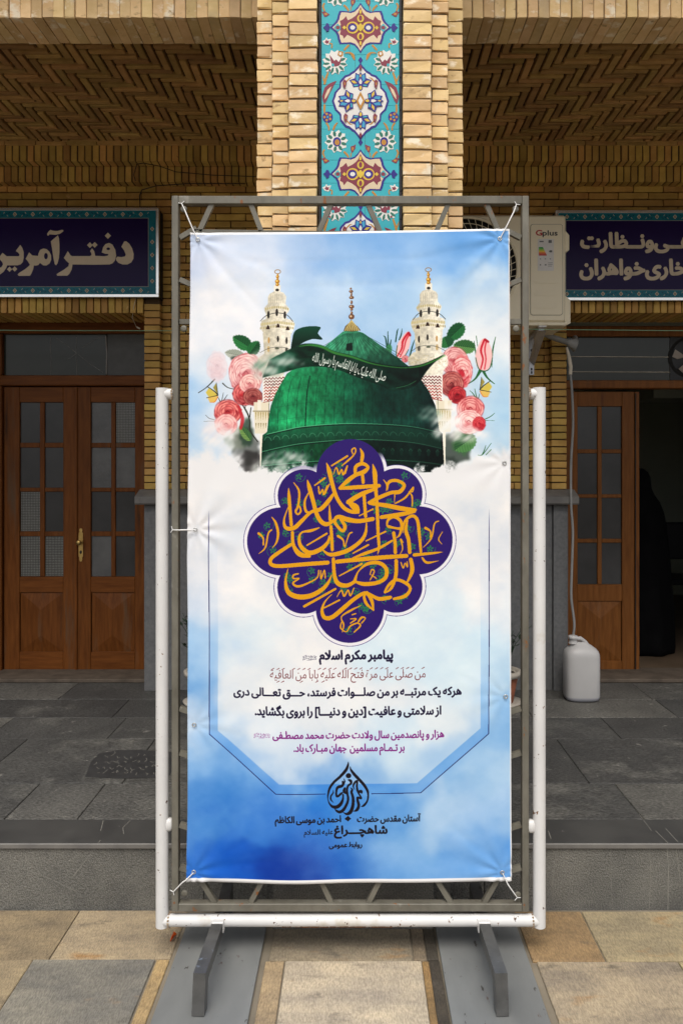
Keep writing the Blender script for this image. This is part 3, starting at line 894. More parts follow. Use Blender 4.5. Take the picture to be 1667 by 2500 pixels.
def mat(name, c1, c2=None, scale=8.0, rough=0.7, dash=None, metal=0.0, bump=0.0, bscale=40.0, stretch=(1, 1, 1), rnd=0.0, hue=0.0,
        spots=None, objcol=False, spec=0.4, detail=5.0, bdist=0.002, bstretch=None, chisel=None, rrough=0.0, coat=0.0, contrast=0.2):
    """c1/c2 mix by noise; spots = [(colour, scale, threshold, softness)]; rnd = value change from piece to piece"""
    m = bpy.data.materials.new(name)
    m.use_nodes = True
    nt = m.node_tree
    N, L = nt.nodes, nt.links
    bs = N['Principled BSDF']
    bs.inputs['Roughness'].default_value = rough
    bs.inputs['Metallic'].default_value = metal
    bs.inputs['Specular IOR Level'].default_value = spec
    if coat:
        bs.inputs['Coat Weight'].default_value = coat
        bs.inputs['Coat Roughness'].default_value = 0.15
    tc = N.new('ShaderNodeTexCoord')
    oi = N.new('ShaderNodeObjectInfo')
    ge = N.new('ShaderNodeNewGeometry')
    ad = N.new('ShaderNodeMath'); ad.operation = 'ADD'
    L.new(oi.outputs['Random'], ad.inputs[0]); L.new(ge.outputs['Random Per Island'], ad.inputs[1])
    fr = N.new('ShaderNodeMath'); fr.operation = 'FRACT'
    L.new(ad.outputs[0], fr.inputs[0])
    off = N.new('ShaderNodeMath'); off.operation = 'MULTIPLY'; off.inputs[1].default_value = 37.0
    L.new(fr.outputs[0], off.inputs[0])
    va = N.new('ShaderNodeVectorMath'); va.operation = 'ADD'
    L.new(tc.outputs['Object'], va.inputs[0]); L.new(off.outputs[0], va.inputs[1])

    def mapped(st):
        mp = N.new('ShaderNodeMapping')
        mp.inputs['Scale'].default_value = st
        L.new(va.outputs[0], mp.inputs['Vector'])
        return mp.outputs[0]
    base_v = mapped(stretch)

    def noise(sc, vec, det=detail, rg=0.6):
        n = N.new('ShaderNodeTexNoise')
        n.inputs['Scale'].default_value = sc
        n.inputs['Detail'].default_value = det
        n.inputs['Roughness'].default_value = rg
        L.new(vec, n.inputs['Vector'])
        return n.outputs['Fac']

    def ramp(src, a, b):
        r = N.new('ShaderNodeMapRange')
        r.inputs['From Min'].default_value = a
        r.inputs['From Max'].default_value = b
        L.new(src, r.inputs['Value'])
        return r.outputs[0]

    def mix(fac, a, b, mode='MIX'):
        x = N.new('ShaderNodeMix')
        x.data_type = 'RGBA'
        x.blend_type = mode
        if isinstance(fac, float):
            x.inputs[0].default_value = fac
        else:
            L.new(fac, x.inputs[0])
        for k, v in ((6, a), (7, b)):
            if isinstance(v, tuple):
                x.inputs[k].default_value = v
            else:
                L.new(v, x.inputs[k])
        return x.outputs[2]
    c2 = c2 or c1
    n1 = noise(scale, base_v)
    if objcol:
        dark = mix(1.0, oi.outputs['Color'], c1, 'MULTIPLY')
        lite = mix(1.0, oi.outputs['Color'], c2, 'MULTIPLY')
        col = mix(ramp(n1, .5 - contrast, .5 + contrast), dark, lite)
    else:
        col = mix(ramp(n1, .5 - contrast, .5 + contrast), c1, c2)
    if rnd or hue:
        hs = N.new('ShaderNodeHueSaturation')
        v = N.new('ShaderNodeMapRange')
        v.inputs['To Min'].default_value = 1 - rnd
        v.inputs['To Max'].default_value = 1 + rnd
        L.new(fr.outputs[0], v.inputs['Value'])
        L.new(v.outputs[0], hs.inputs['Value'])
        h = N.new('ShaderNodeMath'); h.operation = 'MULTIPLY'; h.inputs[1].default_value = 7.31
        L.new(fr.outputs[0], h.inputs[0])
        h2 = N.new('ShaderNodeMath'); h2.operation = 'FRACT'
        L.new(h.outputs[0], h2.inputs[0])
        hv = N.new('ShaderNodeMapRange')
        hv.inputs['To Min'].default_value = .5 - hue
        hv.inputs['To Max'].default_value = .5 + hue
        L.new(h2.outputs[0], hv.inputs['Value'])
        L.new(hv.outputs[0], hs.inputs['Hue'])
        L.new(col, hs.inputs['Color'])
        col = hs.outputs[0]
    for sp in spots or []:
        f = ramp(noise(sp[1], base_v, 4.0), sp[2], sp[2] + sp[3])
        col = mix(f, col, sp[0])
    dashn = None
    if dash:          # short pick marks left by the mason's point: (x, y, z density, lowest, highest brightness)
        dashn = noise(1.0, mapped(dash[:3]), 3.0, .55)
        dm_ = N.new('ShaderNodeMapRange')
        dm_.inputs['From Min'].default_value = .36
        dm_.inputs['From Max'].default_value = .64
        dm_.inputs['To Min'].default_value = dash[3]
        dm_.inputs['To Max'].default_value = dash[4]
        L.new(dashn, dm_.inputs['Value'])
        hs2 = N.new('ShaderNodeHueSaturation')
        L.new(dm_.outputs[0], hs2.inputs['Value'])
        L.new(col, hs2.inputs['Color'])
        col = hs2.outputs[0]
    L.new(col, bs.inputs['Base Color'])
    if rrough:
        rr = N.new('ShaderNodeMapRange')
        rr.inputs['To Min'].default_value = rough - rrough
        rr.inputs['To Max'].default_value = rough + rrough
        L.new(noise(scale * 2, base_v, 3.0), rr.inputs['Value'])
        L.new(rr.outputs[0], bs.inputs['Roughness'])
    if bump or chisel:
        bv = mapped(bstretch or stretch)
        hgt = noise(bscale, bv, 6.0, .65)
        if dashn is not None:
            s3 = N.new('ShaderNodeMath'); s3.operation = 'MULTIPLY_ADD'
            s3.inputs[1].default_value = 2.0
            L.new(dashn, s3.inputs[0]); L.new(hgt, s3.inputs[2])
            hgt = s3.outputs[0]
        if chisel:        # rows of short tool marks
            w = N.new('ShaderNodeTexWave')
            w.bands_direction = 'Y'
            w.inputs['Scale'].default_value = chisel[0]
            w.inputs['Distortion'].default_value = chisel[1]
            w.inputs['Detail'].default_value = 3.0
            w.inputs['Detail Scale'].default_value = chisel[2]
            L.new(mapped(chisel[3]), w.inputs['Vector'])
            s2 = N.new('ShaderNodeMath'); s2.operation = 'MULTIPLY_ADD'
            s2.inputs[1].default_value = chisel[4]
            L.new(w.outputs['Fac'], s2.inputs[0]); L.new(hgt, s2.inputs[2])
            hgt = s2.outputs[0]
        b = N.new('ShaderNodeBump')
        b.inputs['Strength'].default_value = bump or .5
        b.inputs['Distance'].default_value = bdist
        L.new(hgt, b.inputs['Height'])
        L.new(b.outputs[0], bs.inputs['Normal'])
    return m


BR_PIL = mat('pillar_brick', (.76, .55, .30, 1), (.62, .42, .19, 1), 9, .85, bump=.7, bscale=50, rnd=.15, hue=.009, stretch=(1, 1, 1.6),
             spots=[((.84, .72, .54, 1), 11, .57, .10), ((.44, .29, .14, 1), 19, .62, .09), ((.50, .37, .22, 1), 2.2, .58, .16)])
BR_POR = mat('porch_brick', (.50, .30, .105, 1), (.34, .19, .060, 1), 9, .8, bump=.5, bscale=50, rnd=.26, hue=.012,
             spots=[((.44, .26, .10, 1), 16, .66, .08), ((.12, .06, .02, 1), 22, .70, .05)])
BR_WAL = mat('wall_brick', (.56, .345, .095, 1), (.40, .23, .058, 1), 8, .8, bump=.5, bscale=50, rnd=.24, hue=.014,
             spots=[((.55, .36, .14, 1), 14, .66, .08), ((.14, .07, .02, 1), 20, .70, .05)])
MORTAR_D = mat('dark_mortar', (.05, .03, .014, 1), (.09, .056, .028, 1), 20, .95, bump=.4)
MORTAR_L = mat('pale_mortar', (.24, .185, .12, 1), (.16, .12, .075, 1), 20, .95, bump=.5)
STONE_PAVE = mat('chiselled_paving_stone', (.66, .66, .70, 1), (1.24, 1.2, 1.12, 1), 4, .8, bump=.55, bscale=60, objcol=True, bdist=.006, dash=(210, 60, 1, .78, 1.14), stretch=(1, 2.2, 1),
                 spots=[((.09, .075, .06, 1), 6, .60, .20), ((.36, .20, .08, 1), 3.2, .62, .14)])
STONE_PLAT = mat('dark_platform_stone', (.52, .52, .52, 1), (.86, .85, .82, 1), 4, .62, bump=.8, bscale=55, objcol=True, bdist=.006, dash=(60, 190, 1, .55, 1.55), spots=[((.15, .145, .13, 1), 2.6, .56, .22), ((.22, .21, .19, 1), 16, .66, .08)], rrough=.12)
STONE_SMOOTH = mat('smooth_dark_stone', (.042, .042, .042, 1), (.066, .065, .062, 1), 5, .45, bump=.25, bscale=30,
                   spots=[((.2, .19, .18, 1), 9, .70, .05)], rrough=.1)
STONE_RISER = mat('riser_stone', (.098, .096, .089, 1), (.19, .182, .16, 1), 3.2, .8, bump=.8, bscale=60, bdist=.005, dash=(230, 1, 150, .66, 1.34), spots=[((.27, .25, .2, 1), 4, .66, .1)])
STONE_DADO = mat('dado_stone', (.095, .096, .10, 1), (.14, .14, .14, 1), 40, .7, bump=.6, bscale=90, bdist=.003,
                 spots=[((.24, .23, .22, 1), 3.5, .72, .03)])
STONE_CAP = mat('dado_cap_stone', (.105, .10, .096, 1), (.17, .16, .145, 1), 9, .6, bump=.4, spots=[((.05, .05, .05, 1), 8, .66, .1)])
PLATE = mat('grey_painted_steel_plate', (.135, .14, .14, 1), (.20, .205, .20, 1), 5, .42, bump=.12, bscale=20, rrough=.12, stretch=(1, .35, 1),
            spots=[((.085, .05, .038, 1), 27, .665, .05), ((.05, .045, .04, 1), 34, .66, .03), ((.24, .24, .22, 1), 4, .62, .1)])
STEEL_G = mat('weathered_grey_paint', (.10, .092, .072, 1), (.175, .163, .132, 1), 14, .5, bump=.25, bscale=60, stretch=(1, 1, .5),
              spots=[((.20, .075, .02, 1), 26, .655, .04), ((.27, .26, .23, 1), 9, .62, .08)], rrough=.12)
STEEL_D = mat('bare_dark_steel', (.065, .064, .062, 1), (.125, .124, .12, 1), 10, .36, metal=.25, bump=.2, spots=[((.04, .035, .03, 1), 18, .66, .04), ((.22, .26, .31, 1), 11, .64, .05)])
WHITE_P = mat('white_enamel_paint', (.60, .59, .58, 1), (.68, .67, .655, 1), 5, .42, spec=.3, bump=.08, bscale=25,
              spots=[((.46, .40, .30, 1), 6, .60, .14), ((.17, .09, .045, 1), 34, .685, .02), ((.08, .04, .025, 1), 40, .68, .012)])
RUST = mat('rust', (.05, .02, .010, 1), (.15, .06, .02, 1), 40, .9, bump=.6)
WOOD = mat('varnished_brown_wood', (.095, .029, .006, 1), (.17, .056, .012, 1), 6, .45, spec=.12, bump=.2, bscale=30, stretch=(7, 7, .7), rrough=.1,
           spots=[((.05, .022, .010, 1), 1.6, .62, .12), ((.10, .07, .045, 1), 1.4, .60, .18)], rnd=.06)
WOOD_H = mat('varnished_brown_wood_rail', (.095, .029, .006, 1), (.17, .056, .012, 1), 6, .45, spec=.12, bump=.2, bscale=30, stretch=(.7, 7, 7), rrough=.1, rnd=.06)
WOOD_O = mat('orange_brown_wood', (.115, .040, .009, 1), (.20, .074, .018, 1), 6, .45, spec=.12, bump=.2, bscale=30, stretch=(7, 7, .7), rrough=.1,
             spots=[((.08, .03, .012, 1), 1.6, .62, .12), ((.10, .07, .045, 1), 1.4, .60, .18)], rnd=.06)
GLASS = mat('grey_door_glass', (.022, .023, .025, 1), (.042, .042, .044, 1), 3, .22, spec=.35, rnd=.25, bump=.06, bscale=14)
GLASS_F = mat('wavy_frosted_glass', (.055, .056, .058, 1), (.10, .10, .10, 1), 6, .32, spec=.5, bump=.6, bscale=16, bdist=.006)
GLASS_C = mat('chequered_pressed_glass', (.03, .032, .032, 1), (.075, .072, .062, 1), 4, .22, spec=.5, bump=.1)
GLASS_T = mat('transom_glass', (.014, .016, .012, 1), (.026, .028, .022, 1), 2.5, .14, spec=.3)
GLASS_T2 = mat('pale_transom_glass', (.045, .045, .043, 1), (.075, .075, .072, 1), 8, .4, spec=.3)
GLASS_B = mat('raised_glass_dots', (.14, .14, .13, 1), (.2, .2, .19, 1), 10, .3)
BRASS = mat('worn_brass', (.36, .23, .07, 1), (.50, .34, .12, 1), 30, .35, metal=.8, bump=.2)
AC_W = mat('cream_sheet_metal', (.76, .68, .50, 1), (.80, .72, .54, 1), 3, .4, bump=.03)
AC_D = mat('ac_dark_inside', (.012, .012, .012, 1), rough=.7)
ALU = mat('aluminium_frame', (.72, .71, .69, 1), (.8, .79, .77, 1), 10, .25, metal=.95)
SIGN_P = mat('purple_sign_face', (.013, .005, .050, 1), (.018, .008, .062, 1), 2, .22, spec=.10)
SIGN_T = mat('turquoise_sign_band', (.008, .12, .175, 1), (.012, .17, .225, 1), 30, .25, spec=.15)
SIGN_L = mat('cream_lettering', (.58, .485, .365, 1), (.62, .52, .40, 1), 10, .35, spec=.1)
INKY = mat('black_print', (.01, .01, .012, 1), rough=.4)
REDP = mat('red_print', (.40, .01, .015, 1), rough=.4)
PAPER = mat('white_sticker', (.62, .60, .58, 1), (.68, .66, .64, 1), 30, .4)
PVC = mat('grey_pvc', (.20, .20, .195, 1), (.27, .265, .255, 1), 10, .5)
TAPE = mat('beige_tape', (.50, .45, .36, 1), (.58, .52, .42, 1), 14, .6, bump=.3)
GALV = mat('galvanised_bracket', (.36, .37, .40, 1), (.48, .49, .52, 1), 16, .42, metal=.5, bump=.15)
JERRY = mat('translucent_white_plastic', (.40, .39, .39, 1), (.47, .46, .45, 1), 3, .42)
JERRY2 = mat('water_seen_through_plastic', (.34, .34, .37, 1), rough=.42)
CHADOR = mat('black_chador_cloth', (.0025, .0025, .003, 1), (.005, .005, .0055, 1), 6, .95, spec=.08, bump=.3, bscale=10)
ROOM = mat('room_plaster', (.46, .49, .40, 1), (.52, .54, .44, 1), 2, .8)
ROOMF = mat('room_floor', (.10, .07, .045, 1), (.15, .105, .07, 1), 4, .5)
BLACKP = mat('black_plastic', (.012, .012, .014, 1), rough=.5)
FANB = mat('dusty_fan_blade', (.36, .31, .27, 1), (.26, .22, .19, 1), 8, .6)
TERRA = mat('terracotta', (.30, .10, .05, 1), (.22, .07, .035, 1), 10, .85, bump=.4)
SOIL = mat('soil', (.03, .02, .014, 1), (.06, .045, .03, 1), 60, .95, bump=.8)
POTRIM = mat('weathered_pot_rim', (.34, .30, .25, 1), (.45, .41, .35, 1), 20, .85, bump=.4)
LEAFD = mat('dark_leaf', (.015, .03, .018, 1), (.03, .055, .03, 1), 10, .55)
CORD = mat('white_cord', (.74, .73, .72, 1), rough=.6)
STRG = mat('green_string', (.22, .42, .26, 1), rough=.6)
CABLE = mat('dark_cable', (.03, .024, .018, 1), rough=.7)
ORANGE = mat('orange_peel', (.75, .13, .01, 1), (.55, .08, .01, 1), 30, .5)
SILL = mat('worn_brown_sill', (.06, .045, .033, 1), (.12, .093, .07, 1), 10, .8, bump=.4)
CHALK = mat('white_crack_dust', (.26, .25, .24, 1), rough=.9)
ROOFM = mat('roof_plaster', (.35, .30, .24, 1), rough=.9)
CEIL = MORTAR_D
# glazed mosaic tiles
def glaze(n, r, g, b, f=.94):
    c = lin(r, g, b)
    c = tuple(x * f for x in c[:3]) + (1,)
    return mat('glazed_' + n, tuple(x * .93 for x in c[:3]) + (1,), c, 18, .22, spec=.5, bump=.12, bscale=26, rnd=.05)


T_TURQ = glaze('turquoise', 52, 178, 190)
T_BLUE = glaze('cobalt', 34, 22, 130)
T_CREAM = glaze('cream', 226, 204, 170)
T_WHITE = glaze('white', 232, 228, 222)
T_MAR = glaze('maroon', 132, 44, 62)
T_YEL = glaze('yellow', 224, 190, 60)
T_OCH = glaze('ochre', 190, 132, 40)
T_GRN = glaze('green', 32, 112, 92)
T_SKY = glaze('sky_blue', 60, 160, 200)
T_NAVY = glaze('near_black', 24, 26, 34)
TM = [T_TURQ, T_BLUE, T_CREAM, T_WHITE, T_MAR, T_YEL, T_OCH, T_GRN, T_SKY, T_NAVY]
TI = dict(turq=0, blue=1, cream=2, white=3, mar=4, yel=5, och=6, grn=7, sky=8, navy=9)


# ---------------------------------------------------------------- mesh helpers
def bm_box(bm, x0, x1, y0, y1, z0, z1, mi=0, bev=0.0):
    vs = [bm.verts.new(p) for p in ((x0, y0, z0), (x1, y0, z0), (x1, y1, z0), (x0, y1, z0), (x0, y0, z1), (x1, y0, z1), (x1, y1, z1), (x0, y1, z1))]
    fs = []
    for f in ((0, 3, 2, 1), (4, 5, 6, 7), (0, 1, 5, 4), (1, 2, 6, 5), (2, 3, 7, 6), (3, 0, 4, 7)):
        fc = bm.faces.new([vs[i] for i in f])
        fc.material_index = mi
        fs.append(fc)
    if bev > 0:
        ed = set()
        for f in fs:
            ed.update(f.edges)
        bmesh.ops.bevel(bm, geom=list(ed), offset=bev, segments=1, affect='EDGES', profile=.5, material=-1)
    return vs


def bm_tube(bm, path, r, seg=10, mi=0, caps=True, square=False, up=None):
    P = [Vector(p) for p in path]
    rs = r if isinstance(r, (list, tuple)) else [r] * len(P)
    rings = []
    ref = None
    for i, p in enumerate(P):
        if i == 0:
            d = P[1] - P[0]
        elif i == len(P) - 1:
            d = P[-1] - P[-2]
        else:
            d = (P[i + 1] - p).normalized() + (p - P[i - 1]).normalized()
        d.normalize()
        if ref is None:
            ref = Vector(up) if up else (Vector((0, 0, 1)) if abs(d.z) < .9 else Vector((1, 0, 0)))
        u = d.cross(ref)
        if u.length < 1e-4:
            u = d.cross(Vector((0, 1, 0.01)))
        u.normalize()
        v = u.cross(d).normalized()
        ref = v
        k = 1.0
        if 0 < i < len(P) - 1:
            c = (P[i + 1] - p).normalized().dot((p - P[i - 1]).normalized())
            k = 1 / max(.5, math.sqrt((1 + c) / 2))
        n = 4 if square else seg
        ring = []
        for j in range(n):
            a = (j + (.5 if square else 0)) * 2 * math.pi / n
            rr = rs[i] * (math.sqrt(2) if square else 1)
            ring.append(bm.verts.new(p + u * math.cos(a) * rr + v * math.sin(a) * rr * (k if not square else k)))
        rings.append(ring)
    for a, b in zip(rings, rings[1:]):
        n = len(a)
        for j in range(n):
            f = bm.faces.new((a[j], a[(j + 1) % n], b[(j + 1) % n], b[j]))
            f.smooth = not square
            f.material_index = mi
    if caps:
        # the end caps get corners of their own so that they stay crisp
        f = bm.faces.new([bm.verts.new(v.co) for v in rings[0][::-1]]); f.material_index = mi
        f = bm.faces.new([bm.verts.new(v.co) for v in rings[-1]]); f.material_index = mi


def bm_lathe(bm, prof, cx, cy, seg=24, sx=1.0, sy=1.0, mi=0, wob=None):
    rings = []
    for k, (r, z) in enumerate(prof):
        ring = []
        for j in range(seg):
            a = j * 2 * math.pi / seg
            w = 1 + (wob(a, z) if wob else 0)
            ring.append(bm.verts.new((cx + math.cos(a) * r * sx * w, cy + math.sin(a) * r * sy * w, z)))
        rings.append(ring)
    for a, b in zip(rings, rings[1:]):
        for j in range(seg):
            f = bm.faces.new((a[j], a[(j + 1) % seg], b[(j + 1) % seg], b[j]))
            f.smooth = True
            f.material_index = mi
    f = bm.faces.new([bm.verts.new(v.co) for v in rings[0][::-1]]); f.material_index = mi
    f = bm.faces.new([bm.verts.new(v.co) for v in rings[-1]]); f.material_index = mi


def bm_prism(bm, pts, y0, y1, mi=0):
    """outline in x,z given front at y0 (nearer the viewer) and back at y1"""
    a = 0
    n = len(pts)
    for i in range(n):
        a += pts[i][0] * pts[(i + 1) % n][1] - pts[(i + 1) % n][0] * pts[i][1]
    if a < 0:
        pts = pts[::-1]
    f0 = [bm.verts.new((p[0], y0, p[1])) for p in pts]
    f1 = [bm.verts.new((p[0], y1, p[1])) for p in pts]
    f = bm.faces.new(f0); f.material_index = mi
    f = bm.faces.new(f1[::-1]); f.material_index = mi
    for i in range(n):
        f = bm.faces.new((f0[(i + 1) % n], f0[i], f1[i], f1[(i + 1) % n]))
        f.material_index = mi


def link(name, bm, mats, parent=None, loc=None, kind=None, normals=True):
    me = bpy.data.meshes.new(name)
    if normals:
        bmesh.ops.recalc_face_normals(bm, faces=bm.faces)
    bm.to_mesh(me)
    bm.free()
    for m in (mats if isinstance(mats, (list, tuple)) else [mats]):
        me.materials.append(m)
    o = bpy.data.objects.new(name, me)
    COL.objects.link(o)
    if loc:
        o.location = loc
    if parent:
        o.parent = parent
        o.matrix_parent_inverse = Matrix.Translation(-parent.location) if parent.location.length else Matrix()
    if kind:
        o['kind'] = kind
    return o


def boxo(name, x0, x1, y0, y1, z0, z1, m, parent=None, bev=0.0, kind=None):
    bm = bmesh.new()
    bm_box(bm, x0, x1, y0, y1, z0, z1, 0, bev)
    return link(name, bm, m, parent, kind=kind)


def inst(name, me, loc, parent=None, rot=(0, 0, 0), scale=(1, 1, 1)):
    o = bpy.data.objects.new(name, me)
    o.location = loc
    o.rotation_euler = rot
    o.scale = scale
    COL.objects.link(o)
    if parent:
        o.parent = parent
        o.matrix_parent_inverse = Matrix.Translation(-parent.location) if parent.location.length else Matrix()
    return o


def tag(o, label=None, cat=None, group=None, kind=None):
    if label:
        o['label'] = label
    if cat:
        o['category'] = cat
    if group:
        o['group'] = group
    if kind:
        o['kind'] = kind
    return o


def empty(name, loc, label=None, cat=None, group=None, kind=None):
    o = bpy.data.objects.new(name, None)
    o.location = loc
    o.empty_display_size = .1
    COL.objects.link(o)
    bpy.context.view_layer.update()
    return tag(o, label, cat, group, kind)


def brick_meshes(w, d, h, m, n=4, bev=.003, jit=.0014):
    """a few slightly uneven bricks of one size, centred on their middle"""
    out = []
    for k in range(n):
        bm = bmesh.new()
        bm_box(bm, -w / 2, w / 2, -d / 2, d / 2, -h / 2, h / 2, 0, bev)
        for v in bm.verts:
            v.co += Vector([(random.random() - .5) * 2 * jit for _ in range(3)])
        bmesh.ops.recalc_face_normals(bm, faces=bm.faces)
        me = bpy.data.meshes.new('brick')
        bm.to_mesh(me)
        bm.free()
        me.materials.append(m)
        out.append(me)
    return out


def merge(name, items, m, parent, kind='stuff'):
    """many pieces too small or too hidden to pick apart, joined: items = (mesh, location)"""
    bm = bmesh.new()
    for me, loc in items:
        n0 = len(bm.verts)
        bm.from_mesh(me)
        bm.verts.ensure_lookup_table()
        for v in bm.verts[n0:]:
            v.co += Vector(loc)
    return link(name, bm, m, parent, kind=kind, normals=False)


def lay(name, items, m, parent, limit=290):
    """items = (priority, mesh, location): the first `limit` single, the rest joined"""
    items.sort(key=lambda t: t[0])
    for p, me, loc in items[:limit]:
        inst(name, me, loc, parent, rot=[(random.random() - .5) * .005 for _ in range(3)])
    if items[limit:]:
        merge(name + '_remainder', [(me, loc) for p, me, loc in items[limit:]], m, parent)


def letters(name, s, x0, z0, h, Y, m, parent, arabic=True, x1=None, bold=0.0):
    """flat lettering on an upright face at depth Y; x0 = left end, z0 = baseline, h = height of the tall letters"""
    tri = text_geo(s, 0.0, arabic)
    k = h / (ALEF if arabic else .73)
    mn, mx = tri[..., 0].min(), tri[..., 0].max()
    kx = k if x1 is None else (x1 - x0) / (mx - mn)
    bm = bmesh.new()
    sh = [(0, 0)] + ([(bold * k * math.cos(a), bold * k * math.sin(a)) for a in np.arange(6) * math.pi / 3] if bold else [])
    for q, (dx, dz) in enumerate(sh):
        for t in tri:
            vs_ = [bm.verts.new((x0 + (p[0] - mn) * kx + dx, Y - q * .00012, z0 + p[1] * k + dz)) for p in t]
            bm.faces.new(vs_)
    o = link(name, bm, m, parent)
    return o
# ================================================================ the setting
H = 0.27            # porch platform above the courtyard
Y_STEP = 3.17
# ---- courtyard
bm = bmesh.new()
bm_box(bm, -60, 60, -80, Y_STEP + .3, -.4, -.007)
ground = link('ground', bm, mat('ground_bedding', (.14, .12, .09, 1), (.25, .21, .155, 1), 3, .95, bump=.4), kind='structure')
TAN, BRN_, ORG, GRY, CRM = (.36, .29, .195), (.275, .215, .135), (.28, .19, .10), (.225, .213, .182), (.49, .415, .31)
slabs = [  # x0, x1, y0, y1, colour
    (-2.25, -1.70, 2.846, 3.160, TAN), (-1.697, -1.1235, 2.844, 3.160, BRN_), (-1.120, -.682, 2.846, 3.160, TAN),
    (-.318, .205, 2.838, 3.160, (.25, .21, .15)), (.211, .256, 2.838, 3.160, (.22, .175, .12)), (.259, .300, 2.838, 3.160, (.07, .06, .045)), (.640, .905, 2.832, 3.150, ORG), (.911, 1.50, 2.832, 3.150, (.35, .29, .18)), (1.506, 2.3, 2.832, 3.150, CRM),
    (-1.75, -1.183, 2.30, 2.840, (.34, .27, .17)), (-1.177, -.735, 2.30, 2.840, GRY), (-.728, -.682, 2.30, 2.840, (.42, .30, .15)),
    (-.330, -.262, 2.30, 2.832, (.40, .30, .18)), (-.256, .236, 2.30, 2.832, CRM), (.239, .262, 2.30, 2.832, (.30, .19, .08)), (.265, .303, 2.30, 2.832, (.06, .05, .038)), (.655, 1.165, 2.30, 2.826, (.39, .32, .225)), (1.171, 1.8, 2.30, 2.826, (.40, .34, .20)),
    (-2.6, -1.756, 2.30, 2.840, CRM),
]
for yy0 in (1.75, 1.20, .65):
    x = -2.6
    while x < 2.4:
        w = .42 + random.random() * .3
        c = random.choice((TAN, CRM, GRY, (.34, .27, .17)))
        if x + w < -.69 or x > .66 or yy0 < 1.7:
            slabs.append((x, x + w - .006, yy0, yy0 + .544, c))
        x += w
for x0, x1, y0, y1, c in slabs:
    cx_, cy_ = (x0 + x1) / 2, (y0 + y1) / 2
    bm = bmesh.new()
    bm_box(bm, x0 - cx_, x1 - cx_, y0 - cy_, y1 - cy_, -.03, random.random() * .003 - .0015, 0, .0022)
    for v in bm.verts:
        v.co.x += (random.random() - .5) * .003
        v.co.y += (random.random() - .5) * .003
    o = link('paving_slab', bm, STONE_PAVE, ground)
    o.location = (cx_, cy_, 0)
    o.color = (*c, 1)
# ---- platform and its step
boxo_m = MORTAR_D
plat = boxo('porch_floor', -8, 8, Y_STEP + .06, 5.60, -.02, H - .012, mat('floor_bedding', (.05, .05, .048, 1), rough=.9), kind='structure')
rows = [(3.386, 3.772), (3.776, 4.398), (4.402, 4.78), (4.784, 5.16), (5.164, 5.56)]
PG = [(.115, .112, .105), (.085, .084, .082), (.135, .131, .121), (.100, .098, .093), (.072, .071, .070)]
for r, (y0, y1) in enumerate(rows):
    x = {0: -3.25, 1: -3.3, 2: -3.1, 3: -3.4, 4: -3.0}[r]
    k = 0
    cuts0 = [-3.0, -2.2, -1.533, -1.215, -.62, .0, .55, 1.25, 2.1, 3.2]
    cuts = cuts0 if r == 0 else [x + i * (.62 + .09 * r) + random.random() * .18 for i in range(11)]
    if r == 2:
        cuts = [-3.1, -2.1, -1.41, -.8, -.1, .7, 1.5, 2.4, 3.2]
    for a, b in zip(cuts, cuts[1:]):
        bm = bmesh.new()
        bm_box(bm, (a - b) / 2 + .002, (b - a) / 2 - .002, (y0 - y1) / 2, (y1 - y0) / 2, -.03, random.random() * .002 - .001, 0, .003)
        o = link('floor_slab', bm, STONE_PLAT, plat)
        o.location = ((a + b) / 2, (y0 + y1) / 2, H)
        o.color = (*random.choice(PG), 1)
        if r == 0 and a < -1 and b > -1.3:
            o.color = (.13, .127, .12, 1)
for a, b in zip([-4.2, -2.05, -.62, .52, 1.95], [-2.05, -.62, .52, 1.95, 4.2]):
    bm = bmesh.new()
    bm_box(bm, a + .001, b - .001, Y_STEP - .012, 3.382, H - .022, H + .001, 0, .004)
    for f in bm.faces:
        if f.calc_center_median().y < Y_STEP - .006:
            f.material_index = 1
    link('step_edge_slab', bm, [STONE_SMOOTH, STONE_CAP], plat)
    boxo('step_riser_slab', a + .001, b - .001, Y_STEP, Y_STEP + .05, -.03, H - .024, STONE_RISER, plat, .003)
SCR = mat('pale_scratch', (.24, .23, .20, 1), (.16, .155, .14, 1), 60, .8)
bm = bmesh.new()


def ribbon(pts, w, n=4):
    P_ = [Vector(p) for p in pts]
    for a_, b_ in zip(P_, P_[1:]):
        d_ = (b_ - a_).normalized()
        n_ = Vector((d_.z, 0, -d_.x)) * w if abs(a_.y - b_.y) < 1e-5 else Vector((d_.y, -d_.x, 0)) * w
        bm.faces.new([bm.verts.new(q) for q in (a_ + n_, b_ + n_, b_ - n_, a_ - n_)])


for l, w in (([(245, 2052), (222, 2085), (196, 2118), (174, 2146)], .0016), ([(0, 2100), (60, 2122), (130, 2150), (188, 2178)], .0012), ([(1345, 2068), (1356, 2090), (1352, 2130), (1347, 2165)], .0014),
             ([(1585, 2070), (1588, 2140), (1584, 2225)], .0010), ([(1628, 2070), (1631, 2120), (1630, 2228)], .0016), ([(1490, 2072), (1494, 2220)], .0008), ([(1650, 2070), (1660, 2150)], .001)):
    ribbon([(PX(x, Y_STEP), Y_STEP - .0006, PZ(y, Y_STEP)) for x, y in l], w)
for l, w in (([(252, 2005), (246, 2030)], .0014), ([(318, 2005), (300, 2022), (302, 2038)], .0012), ([(1338, 2030), (1345, 2050)], .0018), ([(1600, 2030), (1630, 2060)], .0012), ([(1625, 2025), (1655, 2058)], .0012), ([(1560, 1990), (1590, 2030)], .0010)):
    q = [(x, y, (EYE - H) * F / (y - CY)) for x, y in l]
    ribbon([(PX(x, Y), Y, H + .0018) for x, y, Y in q], w)
tag(link('scratch', bm, SCR, plat, normals=False), kind='stuff')
